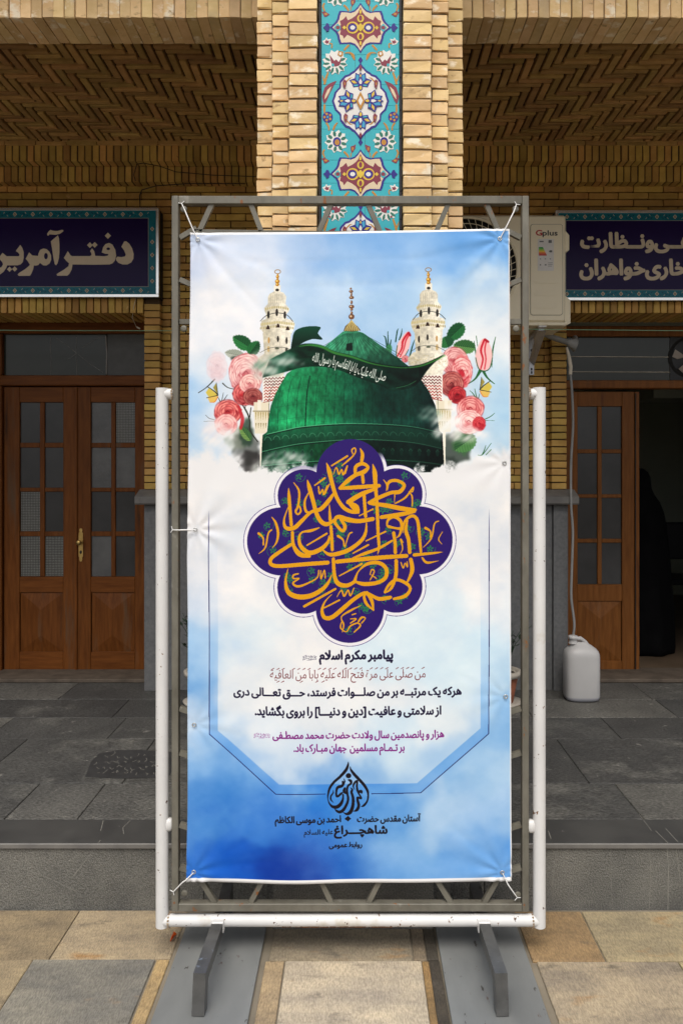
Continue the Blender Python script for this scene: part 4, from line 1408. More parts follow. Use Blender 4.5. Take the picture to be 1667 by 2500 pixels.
# dark wet-looking patch with pale scribbles on the platform
PATCH = mat('dark_dried_patch', (.022, .022, .023, 1), (.040, .040, .041, 1), 12, .6)
ok_ = lambda x, y: (PX(x, (EYE - H) * F / (y - CY)), (EYE - H) * F / (y - CY))
bm = bmesh.new()
pp = [ok_(x, y) for x, y in ((208, 1898), (222, 1862), (240, 1842), (290, 1832), (350, 1833), (420, 1838), (430, 1870), (410, 1900), (300, 1903), (240, 1900))]
bm.faces.new([bm.verts.new((x, y, H + .0025)) for x, y in pp])
link('dried_patch', bm, PATCH, plat, normals=False)
bm = bmesh.new()
rsx = np.random.RandomState(12)
for r_ in range(4):
    for k in range(9):
        x, y = 232 + k * 17 + rsx.rand() * 8, 1846 + r_ * 14 + rsx.rand() * 3
        l = [(x, y)]
        for q in range(3):
            l.append((l[-1][0] + (rsx.rand() - .3) * 12, l[-1][1] + (rsx.rand() - .5) * 9))
        ribbon([(*ok_(a_, b_), H + .003) for a_, b_ in l], .0014)
tag(link('scribble', bm, SCR, plat, normals=False), kind='stuff')

# ---- wall behind the porch
Y_W = 5.49
Z_TOP = 3.79
P = .05
wall = boxo('back_wall', -1.47, 1.464, Y_W + .02, 5.9, H, 4.3, MORTAR_D, kind='structure')
boxo('wall_above_door', -6, -1.475, Y_W + .02, 5.9, 2.992, 4.3, MORTAR_D, wall)
boxo('wall_above_door', 1.469, 6, Y_W + .02, 5.9, 2.992, 4.3, MORTAR_D, wall)
boxo('wall_end', -6, -2.8, Y_W + .02, 5.9, H, 2.99, MORTAR_D, wall)
boxo('wall_end', 2.8, 6, Y_W + .02, 5.9, H, 2.99, MORTAR_D, wall)
wb = brick_meshes(.206, .05, .0425, BR_WAL)
wpieces = []
z = 1.68
row = 0
while z < Z_TOP:
    lo, hi = (-3.2, 3.2) if z > 2.99 else (-1.3705, 1.3615)
    x = -3.2 + (row % 2) * .105 - .105
    while x < 3.2:
        a, b = max(x, lo), min(x + .2055, hi)
        if b - a > .015:
            m_ = (a + b) / 2
            vis = 1.0 < abs(m_) < 1.45
            near = 0 if (z > 3.55 and abs(m_) < 2.6) else 1 if vis else 5 + (z < 3)
            wpieces.append((near + random.random() * .1, random.choice(wb), (m_, Y_W + .027 + random.random() * .002, z), (b - a) / .206))
        x += .2105
    z += P
    row += 1
wpieces.sort(key=lambda t: t[0])
for p_, me, loc, sc_ in wpieces[:295]:
    inst('brick', me, loc, wall, scale=(sc_, 1, 1))
bm = bmesh.new()
for p_, me, loc, sc_ in wpieces[295:]:
    n0 = len(bm.verts)
    bm.from_mesh(me)
    bm.verts.ensure_lookup_table()
    for v in bm.verts[n0:]:
        v.co = Vector((v.co.x * sc_ + loc[0], v.co.y + loc[1], v.co.z + loc[2]))
link('brick_remainder', bm, BR_WAL, wall, kind='stuff', normals=False)

# ---- brick surrounds of the two doors: upright strip of short bricks and a soldier course over the opening
for sgn, nm in ((-1, 'left'), (1, 'right')):
    xa, xb = (-1.478, -1.369) if sgn < 0 else (1.360, 1.464)
    sr = empty('door_surround', ((xa + xb) / 2, 5.42, 1.66),
               'brick surround framing the %s' % ('closed double door on the left' if sgn < 0 else 'open doorway on the right'), 'brick surround')
    boxo('surround_core', xa + .006, xb - .006, 5.435, Y_W + .02, 1.655, 2.99, MORTAR_D, sr)
    sm = brick_meshes(abs(xb - xa), .07, .0415, BR_WAL)
    z = 1.68
    while z < 2.975:
        inst('brick', random.choice(sm), ((xa + xb) / 2, 5.456 + random.random() * .003, z), sr)
        z += P
    so = brick_meshes(.0415, .35, .106, BR_WAL)
    # the opening starts at the inner edge of the strip
    x = (xa + .022) if sgn < 0 else (xb - .022)
    boxo('lintel_core', min(x, sgn * 2.9), max(x, sgn * 2.9), 5.45, 5.80, 2.90, 2.985, MORTAR_D, sr)
    for k in range(27):
        x0 = x + sgn * P * (k + 0)
        if k < 2:
            x0 = x + sgn * P * k
        inst('soldier_brick', random.choice(so), (x0 + sgn * .0, 5.596, 2.941 - 0.0), sr) if (abs(x0) > 1.47) else None
    boxo('reveal', (xa - .004) if sgn < 0 else (xb - .03), (xa + .03) if sgn < 0 else (xb + .004), Y_W + .021, 5.80, 1.0, 2.885, BR_WAL, sr)

# ---- stone dado with its cap
dado = empty('stone_dado', (0, 5.35, H), 'grey stone dado with a moulded cap along the foot of the brick wall', 'stone dado')
for a, b in ((-1.46, -1.372), (-1.369, -.66), (-.656, .10), (.104, .84), (.844, 1.352), (1.355, 1.455)):
    boxo('dado_slab', a, b, 5.352 if abs(a + b) > 2.7 else 5.372, 5.55, H, 1.553, STONE_DADO, dado, .003)
for a, b in ((-1.51, -.5), (-.498, .52), (.522, 1.515)):
    bm = bmesh.new()
    pr = [(5.305, 1.556), (5.298, 1.566), (5.298, 1.606), (5.312, 1.616), (5.42, 1.656), (5.5, 1.657), (5.5, 1.556)]
    va = [bm.verts.new((a, y, z)) for y, z in pr]
    vb = [bm.verts.new((b, y, z)) for y, z in pr]
    bm.faces.new(va); bm.faces.new(vb[::-1])
    for i in range(len(pr)):
        bm.faces.new((va[i], vb[i], vb[(i + 1) % len(pr)], va[(i + 1) % len(pr)]))
    link('dado_cap', bm, STONE_CAP, dado)

# ---- cornice: two tiers of upright bricks under the ceiling
cm1 = brick_meshes(.0415, .19, .110, BR_WAL)
cm2 = brick_meshes(.0415, .10, .106, BR_WAL)
cm3 = brick_meshes(.205, .10, .030, BR_POR)
for sgn in (-1, 1):
    cn = empty('brick_cornice', (sgn * 1.6, 5.4, 3.9), 'stepped brick cornice above the %s' % ('left-hand sign, with a loose cable across it' if sgn < 0 else 'right-hand sign and the air conditioner'), 'brick cornice')
    boxo('cornice_core', min(sgn * .0, sgn * 3.4), max(sgn * .0, sgn * 3.4), 5.315, Y_W + .02, 3.908, 4.03, MORTAR_D, cn)
    boxo('cornice_core', min(sgn * .0, sgn * 3.4), max(sgn * .0, sgn * 3.4), 5.408, Y_W + .02, 3.80, 3.907, MORTAR_D, cn)
    for k in range(58):
        x = sgn * (.10 + k * .0494)
        inst('brick', random.choice(cm1), (x, 5.402 + random.random() * .005, 3.958), cn)
        inst('brick', random.choice(cm2), (x, 5.448 + random.random() * .004, 3.848), cn)
    for k in range(14):
        inst('brick', random.choice(cm3), (sgn * (.2 + k * .209), 5.345 + random.random() * .008, 4.022 + random.random() * .004), cn)

# ---- porch ceiling of herringbone bricks
ZC = 4.045
ceil = boxo('porch_ceiling', -6, 6, 3.65, 5.6, ZC + .012, ZC + .2, MORTAR_D, kind='structure')
W = .0515
hb = brick_meshes(4 * W - .014, W - .018, .03, BR_POR, 4, .003)
vb = brick_meshes(W - .014, 4 * W - .016, .03, BR_POR, 4, .003)
items = []
for sgn in (-1, 1):
    nx, ny = 58, 36
    for j in range(ny):
        for m_ in range(-9, 18):
            i0 = j + 8 * m_
            x0, y0 = i0 * W, 3.62 + j * W
            cxx, cyy = x0 + 2 * W, y0 + W / 2
            cyy = 9.06 - cyy
            if .02 < cxx < nx * W and 3.6 < cyy < 5.40:
                pr = abs(cxx) * .25 + abs(cyy - 4.3) * .5 + (10 if cyy < 4.0 or cxx < .45 else 0)
                items.append((pr + random.random() * .3, random.choice(hb), (-sgn * -cxx if sgn > 0 else -cxx, cyy, ZC + random.random() * .008)))
    for c in range(0, nx):
        for m_ in range(-8, 12):
            r0 = c - 7 + 8 * m_
            cyy = 3.62 + (r0 + 2) * W
            cxx = (c + .5) * W
            cyy = 9.06 - cyy
            if 3.6 < cyy < 5.42 and cxx > .02:
                pr = abs(cxx) * .25 + abs(cyy - 4.3) * .5 + (10 if cyy < 4.0 or cxx < .45 else 0)
                items.append((pr + random.random() * .3, random.choice(vb), (sgn * cxx, cyy, ZC + random.random() * .008)))
lay('ceiling_brick', items, BR_POR, ceil, 296)
boxo('roof', -6, 6, 3.2, 6.2, ZC + .21, 5.2, ROOFM, kind='structure')  # unseen roof block, added above the ceiling to keep the porch dark

# ---- pillar: stepped brick sides, mosaic strip in the middle, stone foot
pil = empty('brick_pillar', (.015, 3.3, 0), 'stepped tan brick pillar behind the banner stand, with a mosaic strip', 'brick pillar')
PXL = lambda px, s: (px - CX) / s
S1, S2, S3 = 624.0, 612.0, 596.0
Y1, Y2, Y3 = F / S1, F / S2, F / S3
strips = [(PXL(705, S1), PXL(774, S1), Y1), (PXL(984, S1), PXL(1053, S1), Y1), (PXL(665, S2), PXL(705, S2) - .002, Y2), (PXL(1053, S2) + .002, PXL(1093, S2), Y2),
          (PXL(628, S3), PXL(665, S3), Y3), (PXL(1093, S3), PXL(1130, S3), Y3)]
boxo('pillar_core', PXL(634, S3), PXL(1124, S3), Y3 + .009, 3.95, 0, 5.2, MORTAR_L, pil)
boxo('pillar_core', PXL(670, S2), PXL(1088, S2), Y2 + .009, Y3 + .008, 0, 5.2, MORTAR_L, pil)
boxo('pillar_core', PXL(709, S1), PXL(772, S1), Y1 + .008, Y2 + .008, 0, 5.2, MORTAR_L, pil)
boxo('pillar_core', PXL(986, S1), PXL(1049, S1), Y1 + .008, Y2 + .008, 0, 5.2, MORTAR_L, pil)
items = []
for si, (a, b, Y) in enumerate(strips):
    dd = .13
    pm = brick_meshes(b - a, dd, .0435, BR_PIL, 6, .0022, .0022)
    z = 1.02 + (.018 * (si // 2))
    while z < 4.35:
        items.append((0 if z > 2.05 else 1, random.choice(pm), ((a + b) / 2 + (random.random() - .5) * .004, Y + dd / 2 + random.random() * .004, z)))
        z += P
lay('brick', items, BR_PIL, pil, 298)
# stone foot with the same steps
for a, b, Y in ((-.325, .300, Y1 - .016), (-.345, -.326, Y2 - .016), (.301, .372, Y2 - .016), (-.405, -.346, Y3 - .016), (.373, .445, Y3 - .016)):
    boxo('foot_slab', a, b, Y, Y + .11, 0, .985, STONE_RISER, pil, .002)

# ---- mosaic strip set in the pillar
Y_T = 3.072
KT = F / Y_T
panel = empty('tile_panel', (.016, Y_T, 2.5), 'tall strip of turquoise mosaic with medallions and flowers set in the pillar', 'tile panel')
tx0, tx1 = PX(785, Y_T), PX(974, Y_T)
boxo('tile_bedding', tx0, tx1, Y_T + .003, Y_T + .02, 1.0, 4.35, MORTAR_L, panel)
z = 1.0
while z < 4.33:
    hgt = .075 + random.random() * .06
    xm = tx0 + (tx1 - tx0) * (.35 + random.random() * .3)
    for a, b in ((tx0, xm - .0006), (xm + .0006, tx1)):
        boxo('background_tile', a, b, Y_T + random.random() * .0004, Y_T + .004, z, z + hgt - .0012, T_TURQ, panel)
    z += hgt
for a, b in ((PX(779.5, Y_T), PX(783.5, Y_T)), (PX(975.5, Y_T), PX(979.5, Y_T))):
    z = 1.0
    while z < 4.3:
        hgt = .08 + random.random() * .05
        boxo('border_tile', a, b, Y_T - .001, Y_T + .02, z, z + hgt - .003, T_NAVY, panel)
        z += hgt
XM = 485.0


def tq(pts):
    """tile drawing units -> metres about the unit's own origin (x from the centre line, z downward from the unit's top)"""
    return [((p[0] - XM) / 4.054 / KT, -p[1] / 4.054 / KT) for p in pts]


def tile_part(name, shapes):
    bm = bmesh.new()
    for k, (colr, pts) in enumerate(shapes):
        bm_prism(bm, tq(pts), -.0008 - .0001 * (k + 1), .004, TI[colr])
    me = bpy.data.meshes.new(name)
    bmesh.ops.recalc_face_normals(bm, faces=bm.faces)
    bm.to_mesh(me)
    bm.free()
    for m in TM:
        me.materials.append(m)
    return me


def mir(pts, cx=XM):
    return [(2 * cx - p[0], p[1]) for p in pts][::-1]


def sym(half):        # half outline from top to bottom on the right of the centre line
    return half + [(2 * XM - p[0], p[1]) for p in half[::-1] if abs(p[0] - XM) > 1]


def scl(pts, c, k, ky=None):
    return [(c[0] + (p[0] - c[0]) * k, c[1] + (p[1] - c[1]) * (ky or k)) for p in pts]


def el(cx, cy, rx, ry, n=16, rot=0):
    return [tuple(p) for p in ell(cx, cy, rx, ry, rot, n)]


star_h = [(485, 22), (512, 62), (545, 96), (590, 112), (640, 104), (692, 102), (708, 140), (716, 180), (735, 214), (790, 268), (735, 312), (716, 346), (708, 388), (692, 432), (640, 430), (590, 428), (545, 444), (512, 480), (485, 524)]
C0 = (XM, 270)
S = []
S.append(('blue', sym(star_h)))
S.append(('cream', scl(sym(star_h), C0, .91)))
mar_h = [(485, 66), (508, 120), (532, 150), (570, 178), (610, 196), (628, 156), (660, 190), (690, 204), (680, 240), (700, 270), (680, 300), (690, 336), (660, 350), (650, 380), (615, 340), (570, 362), (532, 390), (508, 424), (485, 474)]
S.append(('mar', sym(mar_h)))
for sx in (1, -1):
    X = lambda x: XM + sx * x
    S.append(('yel', el(X(78), 270, 62, 60)))
    S.append(('mar', el(X(82), 270, 46, 47)))
    S.append(('blue', el(X(78), 270, 44, 38)))
    S.append(('white', el(X(78), 270, 25, 21)))
    S.append(('yel', [(X(140), 270), (X(160), 250), (X(180), 270), (X(160), 290)]))
    S.append(('turq', [(X(196), 262), (X(226), 228), (X(262), 268), (X(226), 312), (X(200), 290)]))
    S.append(('mar', el(X(224), 270, 22, 19)))
    S.append(('blue', [(X(302), 262), (X(316), 232), (X(338), 226), (X(346), 250), (X(368), 268), (X(346), 288), (X(338), 312), (X(314), 304)]))
for sy in (1, -1):
    Yc = lambda y: 270 + sy * y
    S.append(('yel', el(XM, Yc(88), 34, 38)))
    S.append(('mar', el(XM, Yc(92), 17, 28)))
    S.append(('yel', el(XM, Yc(156), 11, 22)))
S.append(('yel', [(XM, 226), (XM + 38, 270), (XM, 314), (XM - 38, 270)]))
star_me = tile_part('star_medallion', S)

oval_h = [(485, 618), (512, 655), (548, 694), (580, 712), (600, 730), (640, 742), (672, 776), (690, 800), (694, 858), (716, 880), (742, 910), (752, 950), (768, 996), (752, 1046), (738, 1086), (710, 1112), (690, 1136), (688, 1190), (660, 1226), (636, 1256), (600, 1266), (574, 1290), (542, 1310), (512, 1348), (485, 1390)]
C1 = (XM, 1000)
S = [('blue', sym(oval_h)), ('white', scl(sym(oval_h), C1, .925))]
for a, b in (((380, 770), (330, 820)), ((590, 770), (640, 820)), ((380, 1225), (330, 1170)), ((590, 1225), (640, 1170))):
    d = (b[0] - a[0], b[1] - a[1])
    n = (-d[1] * .09, d[0] * .09)
    S.append(('och', [(a[0] - d[0] * .6, a[1] - d[1] * .15), (a[0] + n[0], a[1] + n[1]), (b[0] + n[0], b[1] + n[1]), b, (b[0] - n[0], b[1] - n[1]), (a[0] - n[0], a[1] - n[1])]))


def tulip(cx, cy, ang):
    c, s = math.cos(ang), math.sin(ang)

    def T(pts):
        return [(cx + x * c - y * s, cy + x * s + y * c) for x, y in pts]
    out = [('blue', T([(0, -92), (16, -66), (50, -84), (56, -30), (112, -10), (84, 28), (72, 62), (22, 56), (20, 80), (0, 100), (-20, 80), (-22, 56), (-72, 62), (-84, 28), (-112, -10), (-56, -30), (-50, -84), (-16, -66)]))]
    out.append(('sky', T([(12, -54), (42, -68), (46, -18), (24, 4)])))
    out.append(('sky', T([(-12, -54), (-42, -68), (-46, -18), (-24, 4)])))
    out.append(('yel', T([(0, -76), (8, -54), (0, -34), (-8, -54)])))
    out.append(('white', T([(0, -26), (16, 4), (10, 28), (-10, 28), (-16, 4)])))
    out.append(('yel', T([(34, 20), (60, -4), (98, -4), (66, 24)])))
    out.append(('yel', T([(-34, 20), (-60, -4), (-98, -4), (-66, 24)])))
    out.append(('turq', T([(24, 34), (66, 38), (60, 52), (28, 48)])))
    out.append(('turq', T([(-24, 34), (-66, 38), (-60, 52), (-28, 48)])))
    out.append(('yel', T(el(0, 66, 14, 20, 10))))
    return out


S += tulip(485, 800, 0) + tulip(485, 1196, math.pi) + tulip(352, 998, -math.pi / 2) + tulip(618, 998, math.pi / 2)
S += [('och', [(485, 908), (512, 960), (528, 998), (512, 1036), (485, 1088), (458, 1036), (442, 998), (458, 960)]), ('white', [(485, 950), (508, 998), (485, 1046), (462, 998)])]
for x, y in ((640, 832), (330, 832), (630, 1168), (340, 1168)):
    S.append(('mar', [(x - 6, y - 46), (x + 20, y - 26), (x + 12, y + 8), (x + 2, y + 46), (x - 18, y + 20), (x - 22, y - 20)]))
    S.append(('och', el(x, y - 2, 6, 16, 8)))
S.append(('mar', [(485, 640), (500, 672), (485, 700), (470, 672)]))
S.append(('mar', [(485, 1368), (500, 1336), (485, 1308), (470, 1336)]))
oval_me = tile_part('oval_medallion', S)
conn_me = tile_part('lozenge', [('blue', [(485, 556), (508, 590), (485, 630), (462, 590)])])
conn2_me = tile_part('lozenge', [('blue', [(485, 1370), (508, 1406), (485, 1442), (462, 1406)])])


def jag(cx, cy, r1, r2, n, a0=0, sq=1.0):
    return [(cx + math.cos(a0 + k * math.pi / n) * (r1 if k % 2 == 0 else r2), cy + math.sin(a0 + k * math.pi / n) * (r1 if k % 2 == 0 else r2) * sq) for k in range(2 * n)]


def both(name, shapes):
    return [tile_part(name, shapes), tile_part(name, [(c, mir(p)) for c, p in shapes])]


palm1 = [('white', jag(738, 612, 126, 100, 12, .3))]
for a in np.linspace(-.5, 3.6, 8):
    palm1.append(('grn', el(738 + math.cos(a) * 84, 620 + math.sin(a) * 78, 32, 13, 8, a)))
palm1 += [('mar', [(670, 560), (700, 610), (726, 585), (745, 600), (790, 540), (775, 620), (735, 655), (690, 640)]), ('och', [(655, 510), (700, 500), (712, 540), (680, 560), (660, 545)]), ('white', el(684, 528, 13, 15, 8)), ('turq', el(758, 640, 14, 16, 8)), ('mar', el(790, 690, 10, 10, 8))]
palm2 = [('white', jag(724, 1396, 116, 92, 10, .1))]
for a in np.linspace(0, 6.283 * 9 / 10, 9):
    palm2.append(('grn', el(724 + math.cos(a) * 76, 1396 + math.sin(a) * 76, 27, 16, 8, a)))
palm2 += [('blue', el(718, 1400, 40, 46, 12)), ('och', el(716, 1406, 25, 30, 10))]
feather = [('mar', [(722, 795), (770, 812), (800, 828), (840, 862), (852, 900), (866, 950), (856, 1000), (842, 1026), (818, 990), (806, 960), (790, 920), (768, 880), (748, 840)]), ('cream', [(772, 850), (812, 884), (836, 940), (840, 980), (824, 962), (796, 916)])]
small = [('blue', el(810, 1155, 52, 55, 14))] + [('och', el(810 + math.cos(a) * 31, 1155 + math.sin(a) * 32, 13, 14, 8)) for a in np.linspace(0, 5.03, 5)] + [('sky', el(810, 1155, 11, 12, 8))]
budw = [('white', [(775, 380), (810, 385), (822, 366), (835, 388), (862, 402), (840, 432), (800, 442), (790, 415)]), ('mar', [(794, 396), (815, 400), (822, 384), (832, 404), (842, 412), (820, 430), (802, 424)])]
budm = [('mar', [(790, 138), (835, 108), (868, 112), (852, 140), (842, 162), (820, 158)]), ('och', el(828, 134, 17, 12, 8))]
budm2 = [('mar', [(532, 1425), (556, 1438), (582, 1446), (582, 1478), (570, 1512), (552, 1490), (536, 1464)]), ('och', el(562, 1470, 9, 20, 8))]
stems = []
for l in ([(770, 470, 14), (768, 430, 12), (800, 425, 8)], [(600, 440, 18), (628, 470, 20), (648, 492, 14)], [(640, 520, 8), (590, 518, 16), (560, 545, 30), (545, 590, 10)], [(806, 712, 18), (826, 770, 20), (842, 830, 22)],
          [(842, 800, 18), (858, 760, 10), (862, 740, 4)], [(840, 1030, 20), (842, 1080, 20), (838, 1120, 12)], [(712, 1208, 8), (738, 1240, 20), (756, 1284, 18)], [(824, 1210, 18), (800, 1250, 16), (798, 1286, 14)],
          [(842, 1476, 16), (856, 1510, 18), (840, 1556, 14)], [(650, 1496, 18), (616, 1530, 20), (604, 1556, 14)], [(578, 1510, 10), (582, 1550, 8)]):
    q = spline([(a, b, w) for a, b, w in l], 4)
    L_, R_ = [], []
    for i in range(len(q)):
        d = q[min(i + 1, len(q) - 1)] - q[max(i - 1, 0)]
        n = np.array((-d[1], d[0])) / (math.hypot(d[0], d[1]) + 1e-6)
        L_.append(tuple(q[i][:2] + n * q[i][2] / 2))
        R_.append(tuple(q[i][:2] - n * q[i][2] / 2))
    stems.append(('och', L_ + R_[::-1]))
sides = [('stem', both('stem', [s])) for s in stems] + [('palmette', both('palmette', palm1)), ('palmette', both('palmette', palm2)), ('feather_leaf', both('feather_leaf', feather)),
         ('small_flower', both('small_flower', small)), ('bud', both('bud', budw)), ('bud', both('bud', budm)), ('bud', both('bud', budm2))]
for rep in range(-1, 3):
    zt = PZ(rep * 358.0, Y_T)
    loc = (.016, Y_T, zt)
    for nm_, me in (('star_medallion', star_me), ('oval_medallion', oval_me), ('lozenge', conn_me), ('lozenge', conn2_me)):
        inst(nm_, me, loc, panel)
    for nm_, (a, b) in sides:
        inst(nm_, a, loc, panel)
        inst(nm_, b, loc, panel)

# ---- brick lintels of the porch front, either side of the pillar
lm = brick_meshes(.0455, .214, .22, BR_PIL, 5, .0022, .002)
for sgn in (-1, 1):
    ln = empty('brick_lintel', (sgn * 1.4, 3.6, 3.93), 'course of upright bricks spanning the porch opening to the %s of the pillar' % ('left' if sgn < 0 else 'right'), 'brick lintel')
    boxo('lintel_core', min(sgn * .40, sgn * 5), max(sgn * .40, sgn * 5), 3.50, 3.698, 3.828, 4.04, MORTAR_L, ln)
    for k in range(40):
        inst('brick', random.choice(lm), (sgn * (.445 + k * .0494), 3.593 + random.random() * .004, 3.928 + random.random() * .003), ln)
boxo('unseen_facade', -6, 6, 3.51, 3.9, 4.045, 5.2, MORTAR_L, kind='structure')  # unseen wall block over the lintels, added to shut out the sky
# ================================================================ banner stand
YF = 2.87
sx = lambda px: PX(px, YF)
sz = lambda py: PZ(py, YF)
bm = bmesh.new()
outer = empty('banner_stand', (-.02, YF, 0), 'white tube stand with bare steel feet holding the grey lattice frame', 'banner stand')
xl, xr = sx(396), sx(1316)
zb, zt = sz(2247), sz(962)
bm_tube(bm, [(xl + .035, YF, zt), (xl, YF, zt)], .0235, 16)
o = None
bm.free()


def tube_part(name, path, r, m, parent, seg=16, square=False, up=None):
    b = bmesh.new()
    bm_tube(b, path, r, seg, square=square, up=up)
    return link(name, b, m, parent)


tube_part('upright_tube', [(xl, YF, zb - .022), (xl, YF, zt + .022)], .0235, WHITE_P, outer)
tube_part('upright_tube', [(xr, YF, zb - .022), (xr, YF, zt + .024)], .0235, WHITE_P, outer)
tube_part('bottom_tube', [(xl + .0, YF - .001, zb), (xr, YF - .001, zb)], .0222, WHITE_P, outer)
tube_part('top_stub', [(xl, YF, zt), (sx(424), YF, zt)], .0205, WHITE_P, outer)
tube_part('top_stub', [(xr, YF, zt), (sx(1289), YF, zt)], .0205, WHITE_P, outer)
for px_, py_ in ((412, 2013), (1296, 2017)):
    b = bmesh.new()
    bm_lathe(b, [(.004, -.020), (.014, -.019), (.020, -.012), (.0215, 0), (.020, .012), (.014, .019), (.004, .020)], 0, 0, 16)
    for v in b.verts:
        v.co = Vector((v.co.x * .8, v.co.y * .8, v.co.z * 1.15))
    o = link('pivot_knob', b, WHITE_P, outer)
    o.location = (sx(px_) + .0, YF, sz(py_))
    o.matrix_parent_inverse = Matrix.Translation(-outer.location)
for s_ in (-1, 1):
    fx = -.02 + s_ * .492
    # front and rear foot: out from the tube, then straight down on to the floor plate
    tube_part('foot', [(fx - s_ * .006, YF - .02, .116), (fx + s_ * .0, 2.56, .122), (fx + s_ * .002, 2.548, .010)], .0205, STEEL_D, outer, square=True, up=(0, 0, 1))
    tube_part('foot', [(fx - s_ * .006, YF + .02, .116), (fx, 3.085, .122), (fx, 3.10, .010)], .0205, STEEL_D, outer, square=True, up=(0, 0, 1))
    boxo('weld_tab', fx - s_ * .006 - .0225, fx - s_ * .006 + .0225, YF - .040, YF - .005, .100, .141, WHITE_P, outer, .003)
b = bmesh.new()
rr_ = np.random.RandomState(3)
for k in range(80):
    x = sx(690 + rr_.rand() * 270)
    w_ = .002 + rr_.rand() ** 2 * .010
    h_ = .0012 + rr_.rand() * .0022
    a_ = R(222 + rr_.rand() * 8)
    yy, zz = YF - .001 + math.cos(a_) * .0224, zb + math.sin(a_) * .0224
    bm_box(b, x - w_, x + w_, yy - .0006, yy + .002, zz - h_, zz + h_)
tag(link('rust_blister', b, RUST, outer), kind='stuff')

b = bmesh.new()
for xc_, zc2, ax3 in ((sx(422), zt, 0), (sx(1291), zt, 0), (xl + .026, zb - .002, 0), (xr - .026, zb - .002, 0)):
    for k in range(14):
        a_ = k * 2 * math.pi / 14
        rr2 = .0215 if ax3 == 0 and zc2 == zt else .0232
        bm_box(b, xc_ - .0022 - rr_.rand() * .002, xc_ + .0022 + rr_.rand() * .002, YF + math.cos(a_) * rr2 - .003, YF + math.cos(a_) * rr2 + .003, zc2 + math.sin(a_) * rr2 - .0035, zc2 + math.sin(a_) * rr2 + .0035, 0, .001)
tag(link('weld_bead', b, mat('rusty_weld', (.42, .34, .24, 1), (.14, .065, .03, 1), 60, .8, bump=.6), outer), kind='stuff')

# grey lattice frame inside the stand
fr = empty('lattice_frame', (-.02, YF, sz(2222)), 'weathered grey steel lattice frame behind the printed banner', 'steel frame')
x0, x1 = sx(421), sx(1289)
z1, z0 = sz(480), sz(2222)
t = .0245
boxo('frame_bar', x0, x0 + t, YF - .014, YF + .020, z0, z1, STEEL_G, fr, .002)
boxo('frame_bar', x1 - t, x1, YF - .014, YF + .020, z0, z1, STEEL_G, fr, .002)
boxo('frame_bar', x0 + t + .0005, x1 - t - .0005, YF - .0135, YF + .020, z1 - .029, z1, STEEL_G, fr, .002)
boxo('frame_bar', x0 + t + .0005, x1 - t - .0005, YF - .0135, YF + .020, z0, z0 + .028, STEEL_G, fr, .002)
xi0, xi1, zi0, zi1 = sx(487), sx(1216), sz(2140), sz(566)


def strut(a, b_):
    bb = bmesh.new()
    bm_tube(bb, [(a[0], YF + .003, a[1]), (b_[0], YF + .003, b_[1])], .009, square=True, up=(0, 1, 0))
    link('strut', bb, STEEL_G, fr)


for a, b_ in (((487, 566), (779, 570)), ((779, 570), (927, 570)), ((927, 570), (1216, 566)), ((487, 2140), (785, 2140)), ((785, 2140), (922, 2140)), ((922, 2140), (1211, 2140))):
    strut((sx(a[0]), sz(a[1])), (sx(b_[0]), sz(b_[1])))
for px0, px1 in ((518, 487), (612, 638), (808, 779), (898, 927), (1094, 1065), (1187, 1216)):
    strut((sx(px0), sz(497)), (sx(px1), sz(564)))
for px0, px1 in ((526, 487), (610, 644), (810, 780), (898, 930), (1102, 1062), (1180, 1216)):
    strut((sx(px0), sz(2207)), (sx(px1), sz(2143)))
for a, b_ in ((580, 563), (682, 700), (785, 785)):
    strut((sx(439), sz(a)), (sx(480), sz(b_ if b_ != 563 else 556)))
    strut((sx(1271), sz(a)), (sx(1228), sz(b_ if b_ != 563 else 558)))
for yy in (1730, 1838, 2014, 2118):
    d_ = 14 if int(yy / 10) % 2 else -14
    strut((sx(439), sz(yy)), (sx(480), sz(yy + d_)))
    strut((sx(1271), sz(yy)), (sx(1228), sz(yy + d_)))
for a in ((480, 560, 2140), (1228, 560, 2140)):
    strut((sx(a[0]), sz(a[1])), (sx(a[0]), sz(a[2])))
for px_, py_ in ((450, 803), (1258, 803), (450, 512), (1257, 512), (452, 2178), (1262, 2182)):
    b = bmesh.new()
    bm_lathe(b, [(.003, -.003), (.0105, -.003), (.0125, 0), (.0105, .003), (.003, .003)], 0, 0, 16)
    for v in b.verts:
        v.co = Vector((v.co.x, v.co.z, v.co.y))
    o = link('eyelet', b, STEEL_G, fr)
    o.location = (sx(px_), YF - .010, sz(py_))

# floor plates under the stand
for s_, a, b_ in ((-1, -.663, -.351), (1, .308, .625)):
    pl = boxo('base_plate', a, b_, 2.28, 3.125, -.002, .009, PLATE, None, .0015)
    tag(pl, 'long grey steel plate on the paving under the %s feet of the stand' % ('left' if s_ < 0 else 'right'), 'base plate', 'steel plates under the banner stand')

